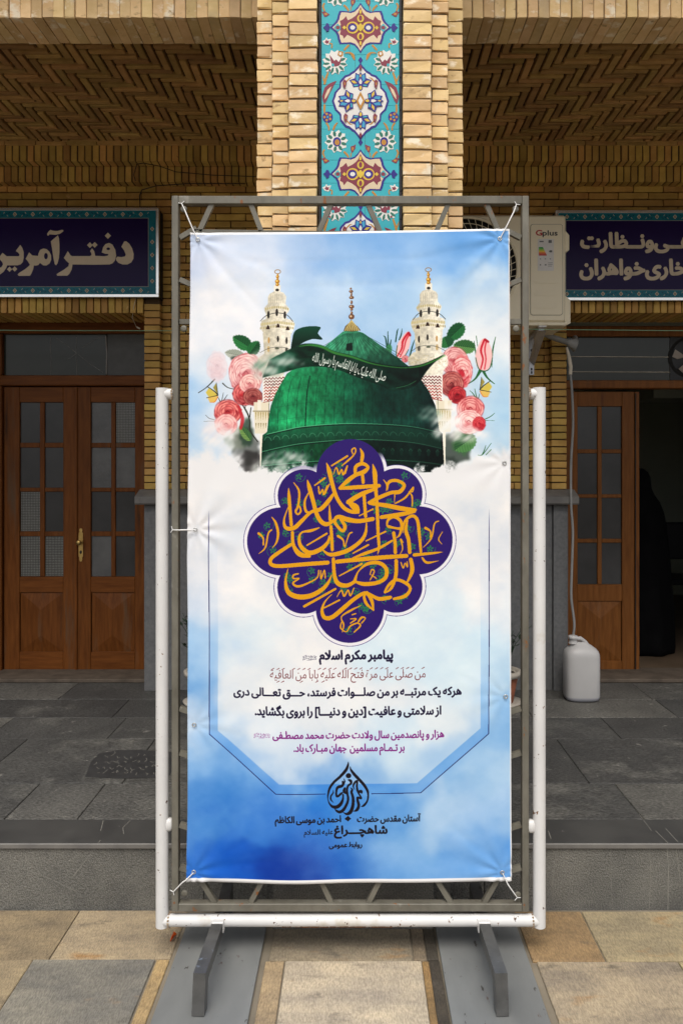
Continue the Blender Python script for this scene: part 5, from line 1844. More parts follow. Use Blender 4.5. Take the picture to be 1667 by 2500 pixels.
# ================================================================ the banner itself
BM_ = bpy.data.materials.new('printed_vinyl')
BM_.use_nodes = True
nt = BM_.node_tree
bs = nt.nodes['Principled BSDF']
ti = nt.nodes.new('ShaderNodeTexImage')
ti.image = banner_print
ti.interpolation = 'Cubic'
uvn = nt.nodes.new('ShaderNodeUVMap')
nt.links.new(uvn.outputs[0], ti.inputs['Vector'])
gm = nt.nodes.new('ShaderNodeMix')
gm.data_type = 'RGBA'
gm.blend_type = 'MULTIPLY'
gm.inputs[0].default_value = 1.0
gm.inputs[7].default_value = (1.03, 1.0, .97, 1)
nt.links.new(ti.outputs['Color'], gm.inputs[6])
nt.links.new(gm.outputs[2], bs.inputs['Base Color'])
bs.inputs['Roughness'].default_value = .42
bs.inputs['Specular IOR Level'].default_value = .14
nz = nt.nodes.new('ShaderNodeTexNoise')
nz.inputs['Scale'].default_value = 3.2
nz.inputs['Detail'].default_value = 3
tcn = nt.nodes.new('ShaderNodeTexCoord')
nt.links.new(tcn.outputs['Object'], nz.inputs['Vector'])
bp = nt.nodes.new('ShaderNodeBump')
bp.inputs['Strength'].default_value = .18
bp.inputs['Distance'].default_value = .02
nt.links.new(nz.outputs['Fac'], bp.inputs['Height'])
nt.links.new(bp.outputs[0], bs.inputs['Normal'])

YB = 2.846
bx = lambda px: PX(px, YB)
bz = lambda py: PZ(py, YB)
NU, NV_ = 150, 300
GROM = [(483, 584, 1), (1220, 582, 1), (1231, 1130, 0), (477, 1293, 1), (474, 1770, 0), (1234, 1701, 0), (473, 2130, 1), (1226, 2131, 1)]
banner = empty('printed_banner', (-.02, YB, bz(2150)), 'tall printed banner with green dome, gold calligraphy medallion and Persian lettering tied to the frame', 'banner')
CREASE = [(490, 600, 640, 760, .0035, 9), (500, 590, 720, 680, .0025, 10), (486, 620, 560, 900, .003, 10), (1210, 600, 1080, 760, .003, 10), (1205, 590, 980, 640, .0025, 9),
          (460, 640, 1240, 628, .0012, 7), (500, 705, 1200, 690, .0010, 8), (480, 1290, 620, 1250, .0016, 8), (1225, 1700, 1100, 1640, .0018, 9), (480, 1768, 600, 1800, .0018, 9),
          (480, 2125, 640, 2030, .003, 10), (1222, 2125, 1090, 2010, .003, 10), (490, 2120, 700, 2100, .002, 8), (700, 600, 760, 1100, .0012, 26), (1010, 1300, 960, 2100, .0012, 30)]
bm = bmesh.new()
uvl = bm.loops.layers.uv.new('UVMap')
gv = []
for j in range(NV_ + 1):
    v = j / NV_
    row_ = []
    le = np.interp(v, [0, .28, .5, 1], [463, 461, 457.5, 456])
    ri = np.interp(v, [0, .35, 1], [1243.5, 1246, 1249])
    for i in range(NU + 1):
        u = i / NU
        px_ = le + (ri - le) * u + (math.sin(v * 23) * .8 + math.sin(v * 9 + 1) * 1.2) * (1 - u) ** 3
        top = 567 - 9 * u + 3 * math.sin(u * math.pi) * .6
        bot = 2152 + 6 * math.sin(u * math.pi * .9 + .25) - 2 * math.sin(u * 14) * (1 - u)
        py_ = top + (bot - top) * v
        dy = .0
        # slack between the ties, puckers towards them
        dy += .0025 * math.sin(u * 5.1 + v * 3.7) + .0018 * math.sin(v * 17 + u * 6) + .0012 * math.sin(u * 19 - v * 8)
        for gx, gy, tie in GROM:
            d = math.hypot(px_ - gx, py_ - gy)
            a = math.atan2(py_ - gy, px_ - gx)
            dy += (.0040 if tie else .0018) * math.exp(-d / 75) * math.cos(a * 9 + gx) * min(1, d / 16) + .004 * math.exp(-d / 26)
        for cx0, cy0, cx1, cy1, am, wd in CREASE:
            ex, ey = cx1 - cx0, cy1 - cy0
            tt = ((px_ - cx0) * ex + (py_ - cy0) * ey) / (ex * ex + ey * ey)
            if -.1 < tt < 1.1:
                dd_ = ((px_ - cx0) * ey - (py_ - cy0) * ex) / math.hypot(ex, ey)
                dy += .5 * am * math.exp(-(dd_ / wd) ** 2) * max(0, 1 - (2 * tt - 1) ** 2 * .9)
        row_.append(bm.verts.new((bx(px_), YB + dy, bz(py_))))
    gv.append(row_)
for j in range(NV_):
    for i in range(NU):
        f = bm.faces.new((gv[j][i], gv[j + 1][i], gv[j + 1][i + 1], gv[j][i + 1]))
        f.smooth = True
        for lp, (a, b_) in zip(f.loops, ((i, j), (i, j + 1), (i + 1, j + 1), (i + 1, j))):
            lp[uvl].uv = (a / NU, 1 - b_ / NV_)
sheet = link('printed_sheet', bm, BM_, banner, normals=False)
so_ = sheet.modifiers.new('thickness', 'SOLIDIFY')
so_.thickness = .0006
so_.offset = -1
GROMM = mat('nickel_grommet', (.45, .45, .44, 1), (.55, .55, .54, 1), 40, .35, metal=.7)
for gx, gy, tie in GROM:
    b = bmesh.new()
    ro, ri_ = .0085, .0042
    seg = 18
    prev = None
    rings = []
    for k in range(seg):
        a = k * 2 * math.pi / seg
        ring = []
        for q in range(6):
            c = q * 2 * math.pi / 6
            rr = (ro + ri_) / 2 + math.cos(c) * (ro - ri_) / 2
            ring.append(b.verts.new((math.cos(a) * rr, math.sin(c) * .0016, math.sin(a) * rr)))
        rings.append(ring)
    for k in range(seg):
        A, B = rings[k], rings[(k + 1) % seg]
        for q in range(6):
            f = b.faces.new((A[q], A[(q + 1) % 6], B[(q + 1) % 6], B[q]))
            f.smooth = True
    g = link('grommet', b, GROMM, banner)
    g.location = (bx(gx), YB - .001, bz(gy))
    b = bmesh.new()
    bm_lathe(b, [(.001, -.0006), (.0042, -.0006), (.0042, .0002), (.001, .0002)], 0, 0, 12)
    for v in b.verts:
        v.co = Vector((v.co.x, v.co.z, v.co.y))
    link('grommet_hole', b, BLACKP, g).location = (0, -.0006, 0)
for path, lab in (([(483, 584), (470, 556), (452, 514), (446, 500)], 'white cord tie at the top left corner of the banner'),
                  ([(1220, 582), (1236, 552), (1254, 516), (1258, 502)], 'white cord tie at the top right corner of the banner'),
                  ([(477, 1293), (462, 1293), (440, 1294), (424, 1293)], 'white cord tie round the frame at the left edge of the banner'),
                  ([(473, 2130), (456, 2146), (446, 2154), (426, 2172)], 'white cord tie at the bottom left corner of the banner'),
                  ([(1226, 2131), (1238, 2156), (1248, 2172), (1260, 2186)], 'white cord tie at the bottom right corner of the banner')):
    b = bmesh.new()
    pp = [(bx(x), YB - .004 - .006 * (k == 1), bz(y)) for k, (x, y) in enumerate(path)]
    pp[-1] = (sx(path[-1][0]), YF - .018, sz(path[-1][1]))
    bm_tube(b, pp, [.0017, .0024, .0024, .0017], 8)
    e = Vector(pp[-1])
    d = (e - Vector(pp[-2])).normalized()
    bm_tube(b, [e, e + Vector((d.z, 0, -d.x)) * .014 + d * .004], .0014, 6)
    bm_tube(b, [e, e - Vector((d.z, 0, -d.x)) * .010 + d * .008], .0014, 6)
    tag(link('cord_tie', b, CORD), lab, 'cord', 'cord ties of the banner')

# ================================================================ signs
YS = 5.36


def sign(name, label, px0, px1, pyt, pyb, mirror):
    s = empty(name, (PX((px0 + px1) / 2, YS), YS, PZ((pyt + pyb) / 2, YS)), label, 'sign')
    X0, X1, Z1, Z0 = PX(px0, YS), PX(px1, YS), PZ(pyt, YS), PZ(pyb, YS)
    boxo('sign_box', X0 + .004, X1 - .004, YS + .004, Y_W, Z0 + .004, Z1 - .004, AC_D, s)
    w = .021
    boxo('edge_trim', X0, X1, YS - .004, YS + .02, Z1 - w, Z1, ALU, s, .002)
    boxo('edge_trim', X0, X1, YS - .004, YS + .02, Z0, Z0 + w, ALU, s, .002)
    boxo('edge_trim', X0, X0 + w, YS - .0035, YS + .02, Z0 + w + .0005, Z1 - w - .0005, ALU, s, .002)
    boxo('edge_trim', X1 - w, X1, YS - .0035, YS + .02, Z0 + w + .0005, Z1 - w - .0005, ALU, s, .002)
    boxo('tile_pattern_band', X0 + w, X1 - w, YS, YS + .003, Z0 + w, Z1 - w, SIGN_T, s)
    q = w + .054
    boxo('hairline', X0 + q - .004, X1 - q + .004, YS - .0008, YS, Z0 + q - .004, Z1 - q + .004, PVC, s)
    boxo('sign_face', X0 + q, X1 - q, YS - .0018, YS - .0009, Z0 + q, Z1 - q, SIGN_P, s)
    # ornaments of the band
    b = bmesh.new()

    def orn(x, z, up, k):
        def dm(cx, cz, r, mi, yy):
            vs_ = [b.verts.new((cx + a, yy, cz + c)) for a, c in ((-r, 0), (0, -r * 1.15), (r, 0), (0, r * 1.15))]
            f = b.faces.new(vs_)
            f.material_index = mi
        dm(x, z, .014, 0, YS - .0004)
        dm(x, z, .009, 1, YS - .0006)
        dm(x, z, .004, 0, YS - .0008)
        for sg in (-1, 1):
            for (a, c, l, ang, mi) in ((.024, .010 * up, .012, .6, 1), (.038, -.009 * up, .016, -.7, 2), (.050, .010 * up, .013, .9, 0), (.058, -.004 * up, .010, -.3, 2)):
                cx_, cz_ = x + sg * a, z + c
                ca, sa = math.cos(ang) * l / 2, math.sin(ang) * l / 2 * sg
                wv = .0022
                vs_ = [b.verts.new(p) for p in ((cx_ - ca, YS - .0005, cz_ - sa - wv), (cx_ + ca, YS - .0005, cz_ + sa - wv), (cx_ + ca, YS - .0005, cz_ + sa + wv), (cx_ - ca, YS - .0005, cz_ - sa + wv))]
                f = b.faces.new(vs_)
                f.material_index = mi
    x = X0 + w + .06
    k = 0
    while x < X1 - w - .03:
        orn(x, Z1 - w - .025, 1 if k % 2 else -1, k)
        orn(x, Z0 + w + .025, -1 if k % 2 else 1, k)
        x += .124
        k += 1
    zz = Z0 + w + .09
    while zz < Z1 - w - .08:
        for xe in (X0 + w + .025, X1 - w - .025):
            for mi, r, yy in ((0, .014, YS - .0004), (1, .009, YS - .0006), (0, .004, YS - .0008)):
                f = b.faces.new([b.verts.new((xe + a, yy, zz + c)) for a, c in ((-r, 0), (0, -r * 1.15), (r, 0), (0, r * 1.15))])
                f.material_index = mi
        zz += .09
    tag(link('band_ornament', b, [SIGN_L, INKY, SIGN_P], s), kind='stuff')
    return s


sl = sign('office_sign', 'long purple sign with large cream Persian lettering above the closed double door', -520, 388, 506, 725, False)
sr_ = sign('office_sign', 'purple sign with two lines of cream Persian lettering beside the air conditioner', 1355, 2220, 512, 733, True)


def glyph(name, polys, sc, ox, oy, parent):
    b = bmesh.new()
    for k, pts in enumerate(polys):
        col_ = 0
        if pts[0] == 'h':
            col_ = 1
            pts = pts[1:]
        pl = [(PX(ox + p[0] / sc, YS), PZ(oy + p[1] / sc, YS)) for p in pts]
        bm_prism(b, pl, YS - .0024 - k * .00025, YS - .0019, col_)
    return link(name, b, [SIGN_L, SIGN_P], parent)


A_ = (3.136, 0, 450)
B_ = (7.84, 0, 500)
dia = lambda x, y, r: [(x - r, y), (x, y - r), (x + r, y), (x, y + r)]
el2 = lambda x, y, a, c: [tuple(p) for p in ell(x, y, a, c, n=26)]
sp2 = lambda l, n=4: [tuple(p) for p in spline(l, n, True)]
glyph('letter', [[(952, 436), (966, 434), (990, 452), (1012, 488), (1024, 530), (1022, 568), (1006, 596), (976, 612), (940, 612), (908, 600), (892, 582), (888, 566), (900, 552), (930, 556), (958, 550), (964, 536), (950, 502), (930, 476)]], *A_, sl)
glyph('letter', [[(780, 520), (790, 480), (808, 456), (836, 447), (862, 460), (884, 500), (890, 545), (882, 580), (864, 602), (840, 612), (720, 614), (556, 612), (550, 650), (532, 684), (516, 698), (440, 698), (434, 688), (446, 678), (490, 652), (524, 626), (530, 604), (508, 584), (490, 562), (520, 510), (540, 540), (552, 548),
                  (690, 548), (702, 540), (700, 524), (690, 510), (706, 488), (722, 510), (730, 546), (800, 549), (826, 544), (832, 532), (806, 530)], ['h'] + el2(830, 492, 14, 10)], *A_, sl)
glyph('letter_dot', [dia(827, 392, 24)], *A_, sl)
glyph('letter_dot', [dia(689, 464, 22)], *A_, sl)
glyph('letter_dot', [dia(726, 462, 22)], *A_, sl)
glyph('letter', [[(1110, 580), (1130, 630), (1140, 760), (1140, 900), (1130, 1020), (1105, 1115), (1075, 1155), (1050, 1130), (1030, 1040), (1000, 840), (975, 695)]], *B_, sl)
glyph('letter', [[(965, 475), (1010, 490), (1060, 496), (1110, 495), (1185, 475), (1215, 480), (1212, 505), (1150, 550), (1060, 570), (950, 560), (930, 585), (908, 580), (905, 550), (930, 510)]], *B_, sl)
glyph('letter', [[(560, 905), (620, 965), (730, 975), (738, 930), (770, 860), (830, 832), (890, 842), (945, 890), (980, 960), (982, 1050), (950, 1120), (890, 1158), (830, 1155), (768, 1108), (735, 1148), (690, 1160), (650, 1155), (640, 1220), (605, 1310), (575, 1355), (365, 1357), (340, 1335), (360, 1305), (480, 1230), (560, 1165), (575, 1140), (530, 1070), (495, 1030)],
                 ['h'] + el2(882, 978, 36, 60)], *B_, sl)
glyph('letter', [[(390, 762), (430, 820), (456, 900), (456, 1010), (440, 1090), (400, 1135), (340, 1155), (140, 1155), (125, 1200), (70, 1280), (-20, 1345), (-160, 1370), (-280, 1320), (-330, 1220), (-330, 1100), (-290, 1000), (-250, 1040), (-230, 1150), (-160, 1215), (-60, 1215), (30, 1190), (60, 1140), (50, 1100), (-5, 1035), (0, 985), (50, 915), (130, 980), (365, 980), (378, 950), (355, 915), (305, 880)]], *B_, sl)
glyph('letter_dot', [dia(186, 1230, 50)], *B_, sl)
glyph('letter_dot', [dia(284, 1225, 50)], *B_, sl)
letters('lettering', 'آگاهــی\u200cونــظارت', PX(1418, YS), PZ(604, YS), 36 / F * YS, YS - .0022, SIGN_L, sr_, bold=.050, x1=PX(1418, YS) + .90)
letters('lettering', 'افتخاری\u200cخواهران', PX(1416, YS), PZ(670, YS), 37 / F * YS, YS - .0022, SIGN_L, sr_, bold=.050, x1=PX(1416, YS) + .88)

# ================================================================ doors
YD = 5.84
dx = lambda px: PX(px, YD)
dz = lambda py: PZ(py, YD)


def leaf_door(label, x0, x1, ztop, zbot, cols, rows_, panel, wood, glassf, group=None, cat='door'):
    d = empty('door_leaf', ((x0 + x1) / 2, YD, zbot), label, cat, group)
    th0, th1 = YD, YD + .045
    zr1 = rows_[0][0] + .004       # top of the glazed field
    zr0 = rows_[-1][1] - .004
    boxo('stile', x0, cols[0][0] - .004, th0, th1, zbot, ztop, wood, d, .003)
    boxo('stile', cols[-1][1] + .004, x1, th0, th1, zbot, ztop, wood, d, .003)
    xi0_, xi1_ = cols[0][0] - .0035, cols[-1][1] + .0035
    boxo('rail', xi0_, xi1_, th0 + .001, th1, zr1, ztop, WOOD_H if wood is WOOD else wood, d, .003)
    boxo('rail', xi0_, xi1_, th0 + .001, th1, panel[0], zr0, WOOD_H if wood is WOOD else wood, d, .003)
    boxo('rail', xi0_, xi1_, th0 + .001, th1, zbot, panel[1], WOOD_H if wood is WOOD else wood, d, .003)
    # glazing bars
    boxo('glazing_bar', cols[0][1] + .002, cols[1][0] - .002, th0 + .004, th1 - .004, zr0 + .0005, zr1 - .0005, wood, d, .004)
    for (a, b_), (c, e) in zip(rows_, rows_[1:]):
        for q0, q1 in ((xi0_ + .0005, cols[0][1] + .0015), (cols[1][0] - .0015, xi1_ - .0005)):
            boxo('glazing_bar', q0, q1, th0 + .006, th1 - .006, c + .002, b_ - .002, wood, d, .003)
    for r_, (a, b_) in enumerate(rows_):
        for c_, (q0, q1) in enumerate(cols):
            g = glassf.get((r_, c_), GLASS)
            p = boxo('pane', q0 - .003, q1 + .003, YD + .018, YD + .022, b_ - .003, a + .003, g, d)
            if g is GLASS_C:
                bb = bmesh.new()
                nx_, nz_ = 12, 24
                for u in range(nx_):
                    for v in range(nz_):
                        ax = q0 + (u + .5) * (q1 - q0) / nx_
                        az_ = b_ + (v + .5) * (a - b_) / nz_
                        rw = (q1 - q0) / nx_ * .33
                        f = bb.faces.new([bb.verts.new((ax + m_, YD + .0165, az_ + n_)) for m_, n_ in ((-rw, -rw), (rw, -rw), (rw, rw), (-rw, rw))])
                tag(link('pressed_pattern', bb, GLASS_B, p), kind='stuff')
    # raised panel shaped like a low hipped roof
    X0, X1, Z1, Z0 = cols[0][0] + .0, cols[-1][1] - .0, panel[0], panel[1]
    bb = bmesh.new()
    cxm = (X0 + X1) / 2
    hw = (X1 - X0) / 2
    fr_ = [bb.verts.new((x, YD + .012, z)) for x, z in ((X0, Z0), (X1, Z0), (X1, Z1), (X0, Z1))]
    rg = [bb.verts.new((cxm, YD - .012, Z0 + hw * .80)), bb.verts.new((cxm, YD - .012, Z1 - hw * .80))]
    bb.faces.new((fr_[0], fr_[1], rg[0]))
    bb.faces.new((fr_[1], fr_[2], rg[1], rg[0]))
    bb.faces.new((fr_[2], fr_[3], rg[1]))
    bb.faces.new((fr_[3], fr_[0], rg[0], rg[1]))
    bk = [bb.verts.new((v.co.x, YD + .04, v.co.z)) for v in fr_]
    for k in range(4):
        bb.faces.new((fr_[(k + 1) % 4], fr_[k], bk[k], bk[(k + 1) % 4]))
    link('raised_panel', bb, wood, d)
    return d


rL = [(dz(983), dz(1080)), (dz(1093), dz(1190)), (dz(1201), dz(1297)), (dz(1310), dz(1407))]
pL = (dz(1447), dz(1592))
leaf_door('left leaf of the closed brown double door under the purple sign', dx(10), dx(185), dz(944), dz(1643),
          [(dx(49), dx(96)), (dx(109), dx(153))], rL, pL, WOOD, {(2, 0): GLASS_C, (3, 0): GLASS_C, (3, 1): GLASS_C})
dl2 = leaf_door('right leaf of the closed brown double door, with the brass handle', dx(188), dx(374), dz(944), dz(1643),
                [(dx(223), dx(270)), (dx(282), dx(328))], rL, pL, WOOD, {(0, 0): GLASS_F, (0, 1): GLASS_C, (1, 0): GLASS_F, (1, 1): GLASS_F, (3, 0): GLASS_F})
boxo('meeting_strip', dx(183), dx(189.5), YD - .012, YD - .001, dz(1643), dz(944), WOOD, dl2, .003)
hd = bmesh.new()
zc_ = dz(1330)
hx = dx(198)
pr = [(0, .125), (.010, .120), (.012, .105), (.008, .098), (.016, .088), (.0165, -.085), (.010, -.098), (.012, -.108), (.006, -.125)]
pts = [(hx + a, zc_ + b_) for a, b_ in pr] + [(hx - a, zc_ + b_) for a, b_ in pr[::-1]]
bm_prism(hd, pts, YD - .007, YD - .001)
ho = link('handle_plate', hd, BRASS, dl2)
b = bmesh.new()
bm_lathe(b, [(.002, -.03), (.016, -.028), (.021, -.018), (.017, -.008), (.009, 0), (.008, .025)], 0, 0, 18)
for v in b.verts:
    v.co = Vector((v.co.x, v.co.z - .028, v.co.y))
k_ = link('door_knob', b, BRASS, ho)
k_.location = (hx, YD - .006, zc_ + .02)
b = bmesh.new()
bm_lathe(b, [(.001, -.002), (.008, -.002), (.008, .001), (.001, .001)], 0, 0, 12)
for v in b.verts:
    v.co = Vector((v.co.x, v.co.z, v.co.y * 1.6))
k_ = link('keyhole', b, BLACKP, ho)
k_.location = (hx, YD - .008, zc_ - .055)

# frames with transom lights
dfl = empty('door_frame', (dx(180), YD, H), 'brown wooden frame and dark cracked transom light over the closed double door', 'door frame')
boxo('head', dx(-60), dx(380), YD - .03, YD + .06, dz(815), dz(786), WOOD_H, dfl, .004)
boxo('transom_rail', dx(-60), dx(380), YD - .035, YD + .06, dz(942), dz(917), WOOD_H, dfl, .006)
boxo('jamb', dx(-12), dx(8), YD - .03, YD + .06, H, dz(942) - .001, WOOD, dfl, .004)
boxo('jamb', dx(-12), dx(8), YD - .03, YD + .06, dz(917) + .001, dz(815) - .001, WOOD, dfl, .004)
boxo('jamb', dx(375), dx(392), YD - .03, YD + .06, H, dz(942) - .001, WOOD, dfl, .004)
boxo('transom_pane', dx(9), dx(259), YD + .01, YD + .014, dz(917), dz(815), GLASS_T, dfl)
boxo('transom_pane', dx(262), dx(380), YD + .006, YD + .010, dz(917), dz(815), GLASS_T2, dfl)
b = bmesh.new()
for l in ([(123, 822), (122, 850), (124, 874), (123, 914)], [(186, 822), (185, 858), (187, 914)], [(136, 824), (160, 840), (185, 860), (215, 885), (250, 908)], [(185, 862), (172, 873), (164, 876)], [(200, 848), (225, 832), (240, 824), (256, 822)],
          [(258, 820), (260, 860), (259, 914)]):
    bm_tube(b, [(dx(x), YD + .009, dz(y)) for x, y in l], .0012 if l[0][0] != 258 else .005, 5)
tag(link('crack_line', b, CHALK, dfl), kind='stuff')
boxo('door_sill', -2.75, -1.48, 5.56, YD + .05, H, H + .026, SILL, dfl, .004)
boxo('dark_room_backing', -2.9, -1.5, YD + .10, YD + .12, H, 2.99, BLACKP, dfl)

# right doorway
rR = [(dz(993), dz(1096)), (dz(1107), dz(1206)), (dz(1216), dz(1315)), (dz(1326), dz(1426))]
leaf_door('fixed orange brown door leaf with glass panes beside the plastic jerrycan', dx(1398), dx(1548), dz(956), dz(1660), [(dx(1411), dx(1458)), (dx(1470), dx(1517))], rR,
          (dz(1468), dz(1614)), WOOD_O, {})
dfr = empty('door_frame', (dx(1500), YD, H), 'orange brown frame with wired transom light over the open doorway', 'door frame')
boxo('jamb', dx(1375), dx(1397), YD - .03, YD + .06, H, dz(949) - .001, WOOD_O, dfr, .004)
boxo('head', dx(1360), dx(1800), YD - .03, YD + .06, dz(822), dz(797), WOOD_O, dfr, .004)
boxo('transom_rail', dx(1370), dx(1800), YD - .035, YD + .06, dz(949), dz(929), WOOD_O, dfr, .006)
boxo('transom_pane', dx(1385), dx(1635), YD + .01, YD + .014, dz(929), dz(822), GLASS_T, dfr)
for yy in (870, 907):
    tube_part('wire', [(dx(1388), YD + .004, dz(yy)), (dx(1636), YD + .004, dz(yy + 1))], .0025, TAPE, dfr, 6)
boxo('door_sill', 1.47, 2.9, 5.56, YD + .05, H, H + .026, SILL, dfr, .004)
oe = empty('door_leaf', (dx(1552), YD + .05, H), 'second orange brown door leaf swung open inwards, seen edge on', 'door')
boxo('stile', dx(1549.5), dx(1549.5) + .036, YD + .005, YD + .62, dz(1655), dz(956), WOOD_O, oe, .003)
tube_part('hinge_strip', [(dx(1550) + .003, YD - .001, dz(1650)), (dx(1550) + .003, YD - .001, dz(960))], .004, BLACKP, oe, 6)

# exhaust fan in the transom
fan = empty('exhaust_fan', (dx(1682), YD, dz(874)), 'exhaust fan with pale dusty blades set in the transom over the open doorway', 'exhaust fan')
fx_, fz_ = dx(1682), dz(872)
boxo('fan_board', dx(1636), dx(1730), YD + .004, YD + .012, dz(929), dz(822), BLACKP, fan)
b = bmesh.new()
for k in range(28):
    a, c = k * 2 * math.pi / 28, (k + 1) * 2 * math.pi / 28
    q = [b.verts.new((fx_ + math.cos(t_) * r_, yy, fz_ + math.sin(t_) * r_)) for t_, r_, yy in ((a, .135, YD - .012), (c, .135, YD - .012), (c, .155, YD + .003), (a, .155, YD + .003))]
    b.faces.new(q)
link('fan_ring', b, AC_D, fan)
for k in range(5):
    a = k * 2 * math.pi / 5 + .5
    b = bmesh.new()
    pts_ = [(a - .12, .035), (a - .30, .09), (a - .34, .125), (a + .10, .130), (a + .28, .09), (a + .12, .035)]
    f0 = [b.verts.new((fx_ + math.cos(t_) * r_, YD - .010 + (t_ - a) * .03, fz_ + math.sin(t_) * r_)) for t_, r_ in pts_]
    f1 = [b.verts.new((v.co.x, v.co.y + .003, v.co.z)) for v in f0]
    b.faces.new(f0); b.faces.new(f1[::-1])
    for i in range(6):
        b.faces.new((f0[(i + 1) % 6], f0[i], f1[i], f1[(i + 1) % 6]))
    link('fan_blade', b, FANB, fan)
b = bmesh.new()
bm_lathe(b, [(.002, -.012), (.026, -.01), (.030, .006)], 0, 0, 16)
for v in b.verts:
    v.co = Vector((v.co.x, v.co.z, v.co.y))
link('fan_hub', b, BLACKP, fan).location = (fx_, YD - .014, fz_)

# the room behind the open door
room = boxo('room_floor', 1.3, 5.0, YD + .06, 9.5, .1, H + .004, ROOMF, kind='structure')
boxo('room_wall', 1.3, 5.0, 9.5, 9.6, H, 3.6, ROOM, room)
boxo('room_wall', 1.2, 1.3, YD + .07, 9.6, H, 3.6, ROOM, room)
boxo('room_wall', 5.0, 5.1, YD + .07, 9.6, H, 3.6, ROOM, room)
boxo('room_ceiling', 1.2, 5.1, YD + .07, 9.6, 3.4, 3.6, ROOM, room)
boxo('room_ceiling_beam', 2.9, 5.0, 7.6, 8.1, 2.5, 3.39, ROOM, room)
boxo('room_front_wall', 2.85, 5.1, 5.91, YD + .10, H, 3.6, ROOM, room)
boxo('room_front_wall', 1.2, 5.1, 5.91, YD + .10, dz(797), 3.6, ROOM, room)

# person in a long black chador
YP = 6.55
sp_ = F / YP
person = empty('person', (PX(1556, YP), YP, H), 'person in a long black chador standing just inside the open doorway, seen from behind', 'person')
pcx = PX(1556, YP)
prof = [(.30, .006), (.305, .05), (.300, .25), (.285, .50), (.268, .75), (.250, .95), (.232, 1.10), (.212, 1.20), (.180, 1.28), (.135, 1.345), (.112, 1.40), (.108, 1.45), (.100, 1.50), (.080, 1.54), (.048, 1.567), (.012, 1.578)]
b = bmesh.new()
seg = 56
rings = []
hsc = (PZ(1143, YP) - H) / 1.578
for r_, z_ in prof:
    ring = []
    for k in range(seg):
        a = k * 2 * math.pi / seg
        fold = 1 + (.045 * math.sin(a * 9 + z_ * 2) + .03 * math.sin(a * 5 + 1.3 + z_ * 3)) * max(0, 1 - z_ / 1.25) ** .8
        lean = .03 * max(0, z_ - 1.2)
        ring.append(b.verts.new((pcx + math.cos(a) * r_ * 1.0 * fold, YP + math.sin(a) * r_ * .78 * fold - lean, H + .004 + z_ * hsc)))
    rings.append(ring)
for A, B in zip(rings, rings[1:]):
    for k in range(seg):
        f = b.faces.new((A[k], A[(k + 1) % seg], B[(k + 1) % seg], B[k]))
        f.smooth = True
b.faces.new(rings[0][::-1])
b.faces.new(rings[-1])
link('chador', b, CHADOR, person)
# dark office chair further in
ch = empty('office_chair', (PX(1655, 7.6), 7.6, H), 'dark chair deep in the room behind the person', 'chair')
cxx = PX(1655, 7.6)
boxo('backrest', cxx - .22, cxx + .22, 7.36, 7.40, .95, 1.30, BLACKP, ch, .015)
boxo('seat', cxx - .24, cxx + .24, 7.38, 7.82, .70, .76, BLACKP, ch, .015)
for a, c in ((-.2, 7.42), (.2, 7.42), (-.2, 7.78), (.2, 7.78)):
    tube_part('leg', [(cxx + a, c, .70), (cxx + a * 1.1, c, H + .004)], .014, BLACKP, ch, 8)
for a in (-.19, .19):
    tube_part('back_support', [(cxx + a, 7.40, .72), (cxx + a, 7.40, 1.0)], .012, BLACKP, ch, 8)

# ================================================================ air conditioner
YA = 5.0
ax_ = lambda px: PX(px, YA)
az2 = lambda py: PZ(py, YA)
ac = empty('air_conditioner', (ax_(1200), YA, az2(795)), 'cream outdoor air conditioner unit on a wall bracket beside the right sign', 'air conditioner')
X0, X1, Z1, Z0 = ax_(1000), ax_(1381), az2(524), az2(793)
boxo('casing', X0, X1, YA, YA + .34, Z0 + .02, Z1, AC_W, ac, .012)
boxo('base_pan', X0 - .004, X1 + .003, YA - .006, YA + .345, Z0 - .004, Z0 + .018, AC_W, ac, .004)
for py0, py1, e in ((562, 612, 9), (722, 792, 12)):
    b = bmesh.new()
    xa, xb_ = X1 + .0005, X1 + e / 380 + .006
    pts_ = [(xa, az2(py0 - 5)), (xb_, az2(py0 + 8)), (xb_, az2(py1 - 6)), (xa + .004, az2(py1)), (xa, az2(py1))]
    bm_prism(b, pts_, YA + .03, YA + .30)
    link('valve_cover', b, AC_W, ac)


def rrect(x0, x1, z0, z1, r, n=5):
    out = []
    for cx_, cz_, a0 in ((x1 - r, z1 - r, 0), (x0 + r, z1 - r, 90), (x0 + r, z0 + r, 180), (x1 - r, z0 + r, 270)):
        for k in range(n + 1):
            a = R(a0 + 90 * k / n)
            out.append((cx_ + math.cos(a) * r, cz_ + math.sin(a) * r))
    return out


b = bmesh.new()
bm_prism(b, rrect(ax_(1294), ax_(1373.5), az2(769.5), az2(546.5), .018), YA - .0012, YA + .01)
link('panel_groove', b, mat('groove_shadow_gap', (.20, .18, .14, 1), rough=.6), ac)
b = bmesh.new()
bm_prism(b, rrect(ax_(1295.2), ax_(1372.3), az2(768.3), az2(547.7), .016), YA - .004, YA + .01)
acp = link('front_panel', b, AC_W, ac)
for k, (a, c) in enumerate(((681, 692), (711, 722), (740, 752))):
    b = bmesh.new()
    bm_prism(b, rrect(ax_(1304), ax_(1358), az2(c), az2(a), .008), YA - .0062, YA - .0045)
    bmesh.ops.bevel(b, geom=[e for e in b.edges], offset=.0008, segments=1, affect='EDGES')
    link('embossed_rib', b, AC_W, ac)
letters('brand_letter', 'G', ax_(1307.5), az2(574.5), 13.5 / 380, YA - .0046, REDP, ac, arabic=False, x1=ax_(1322.5), bold=.035)
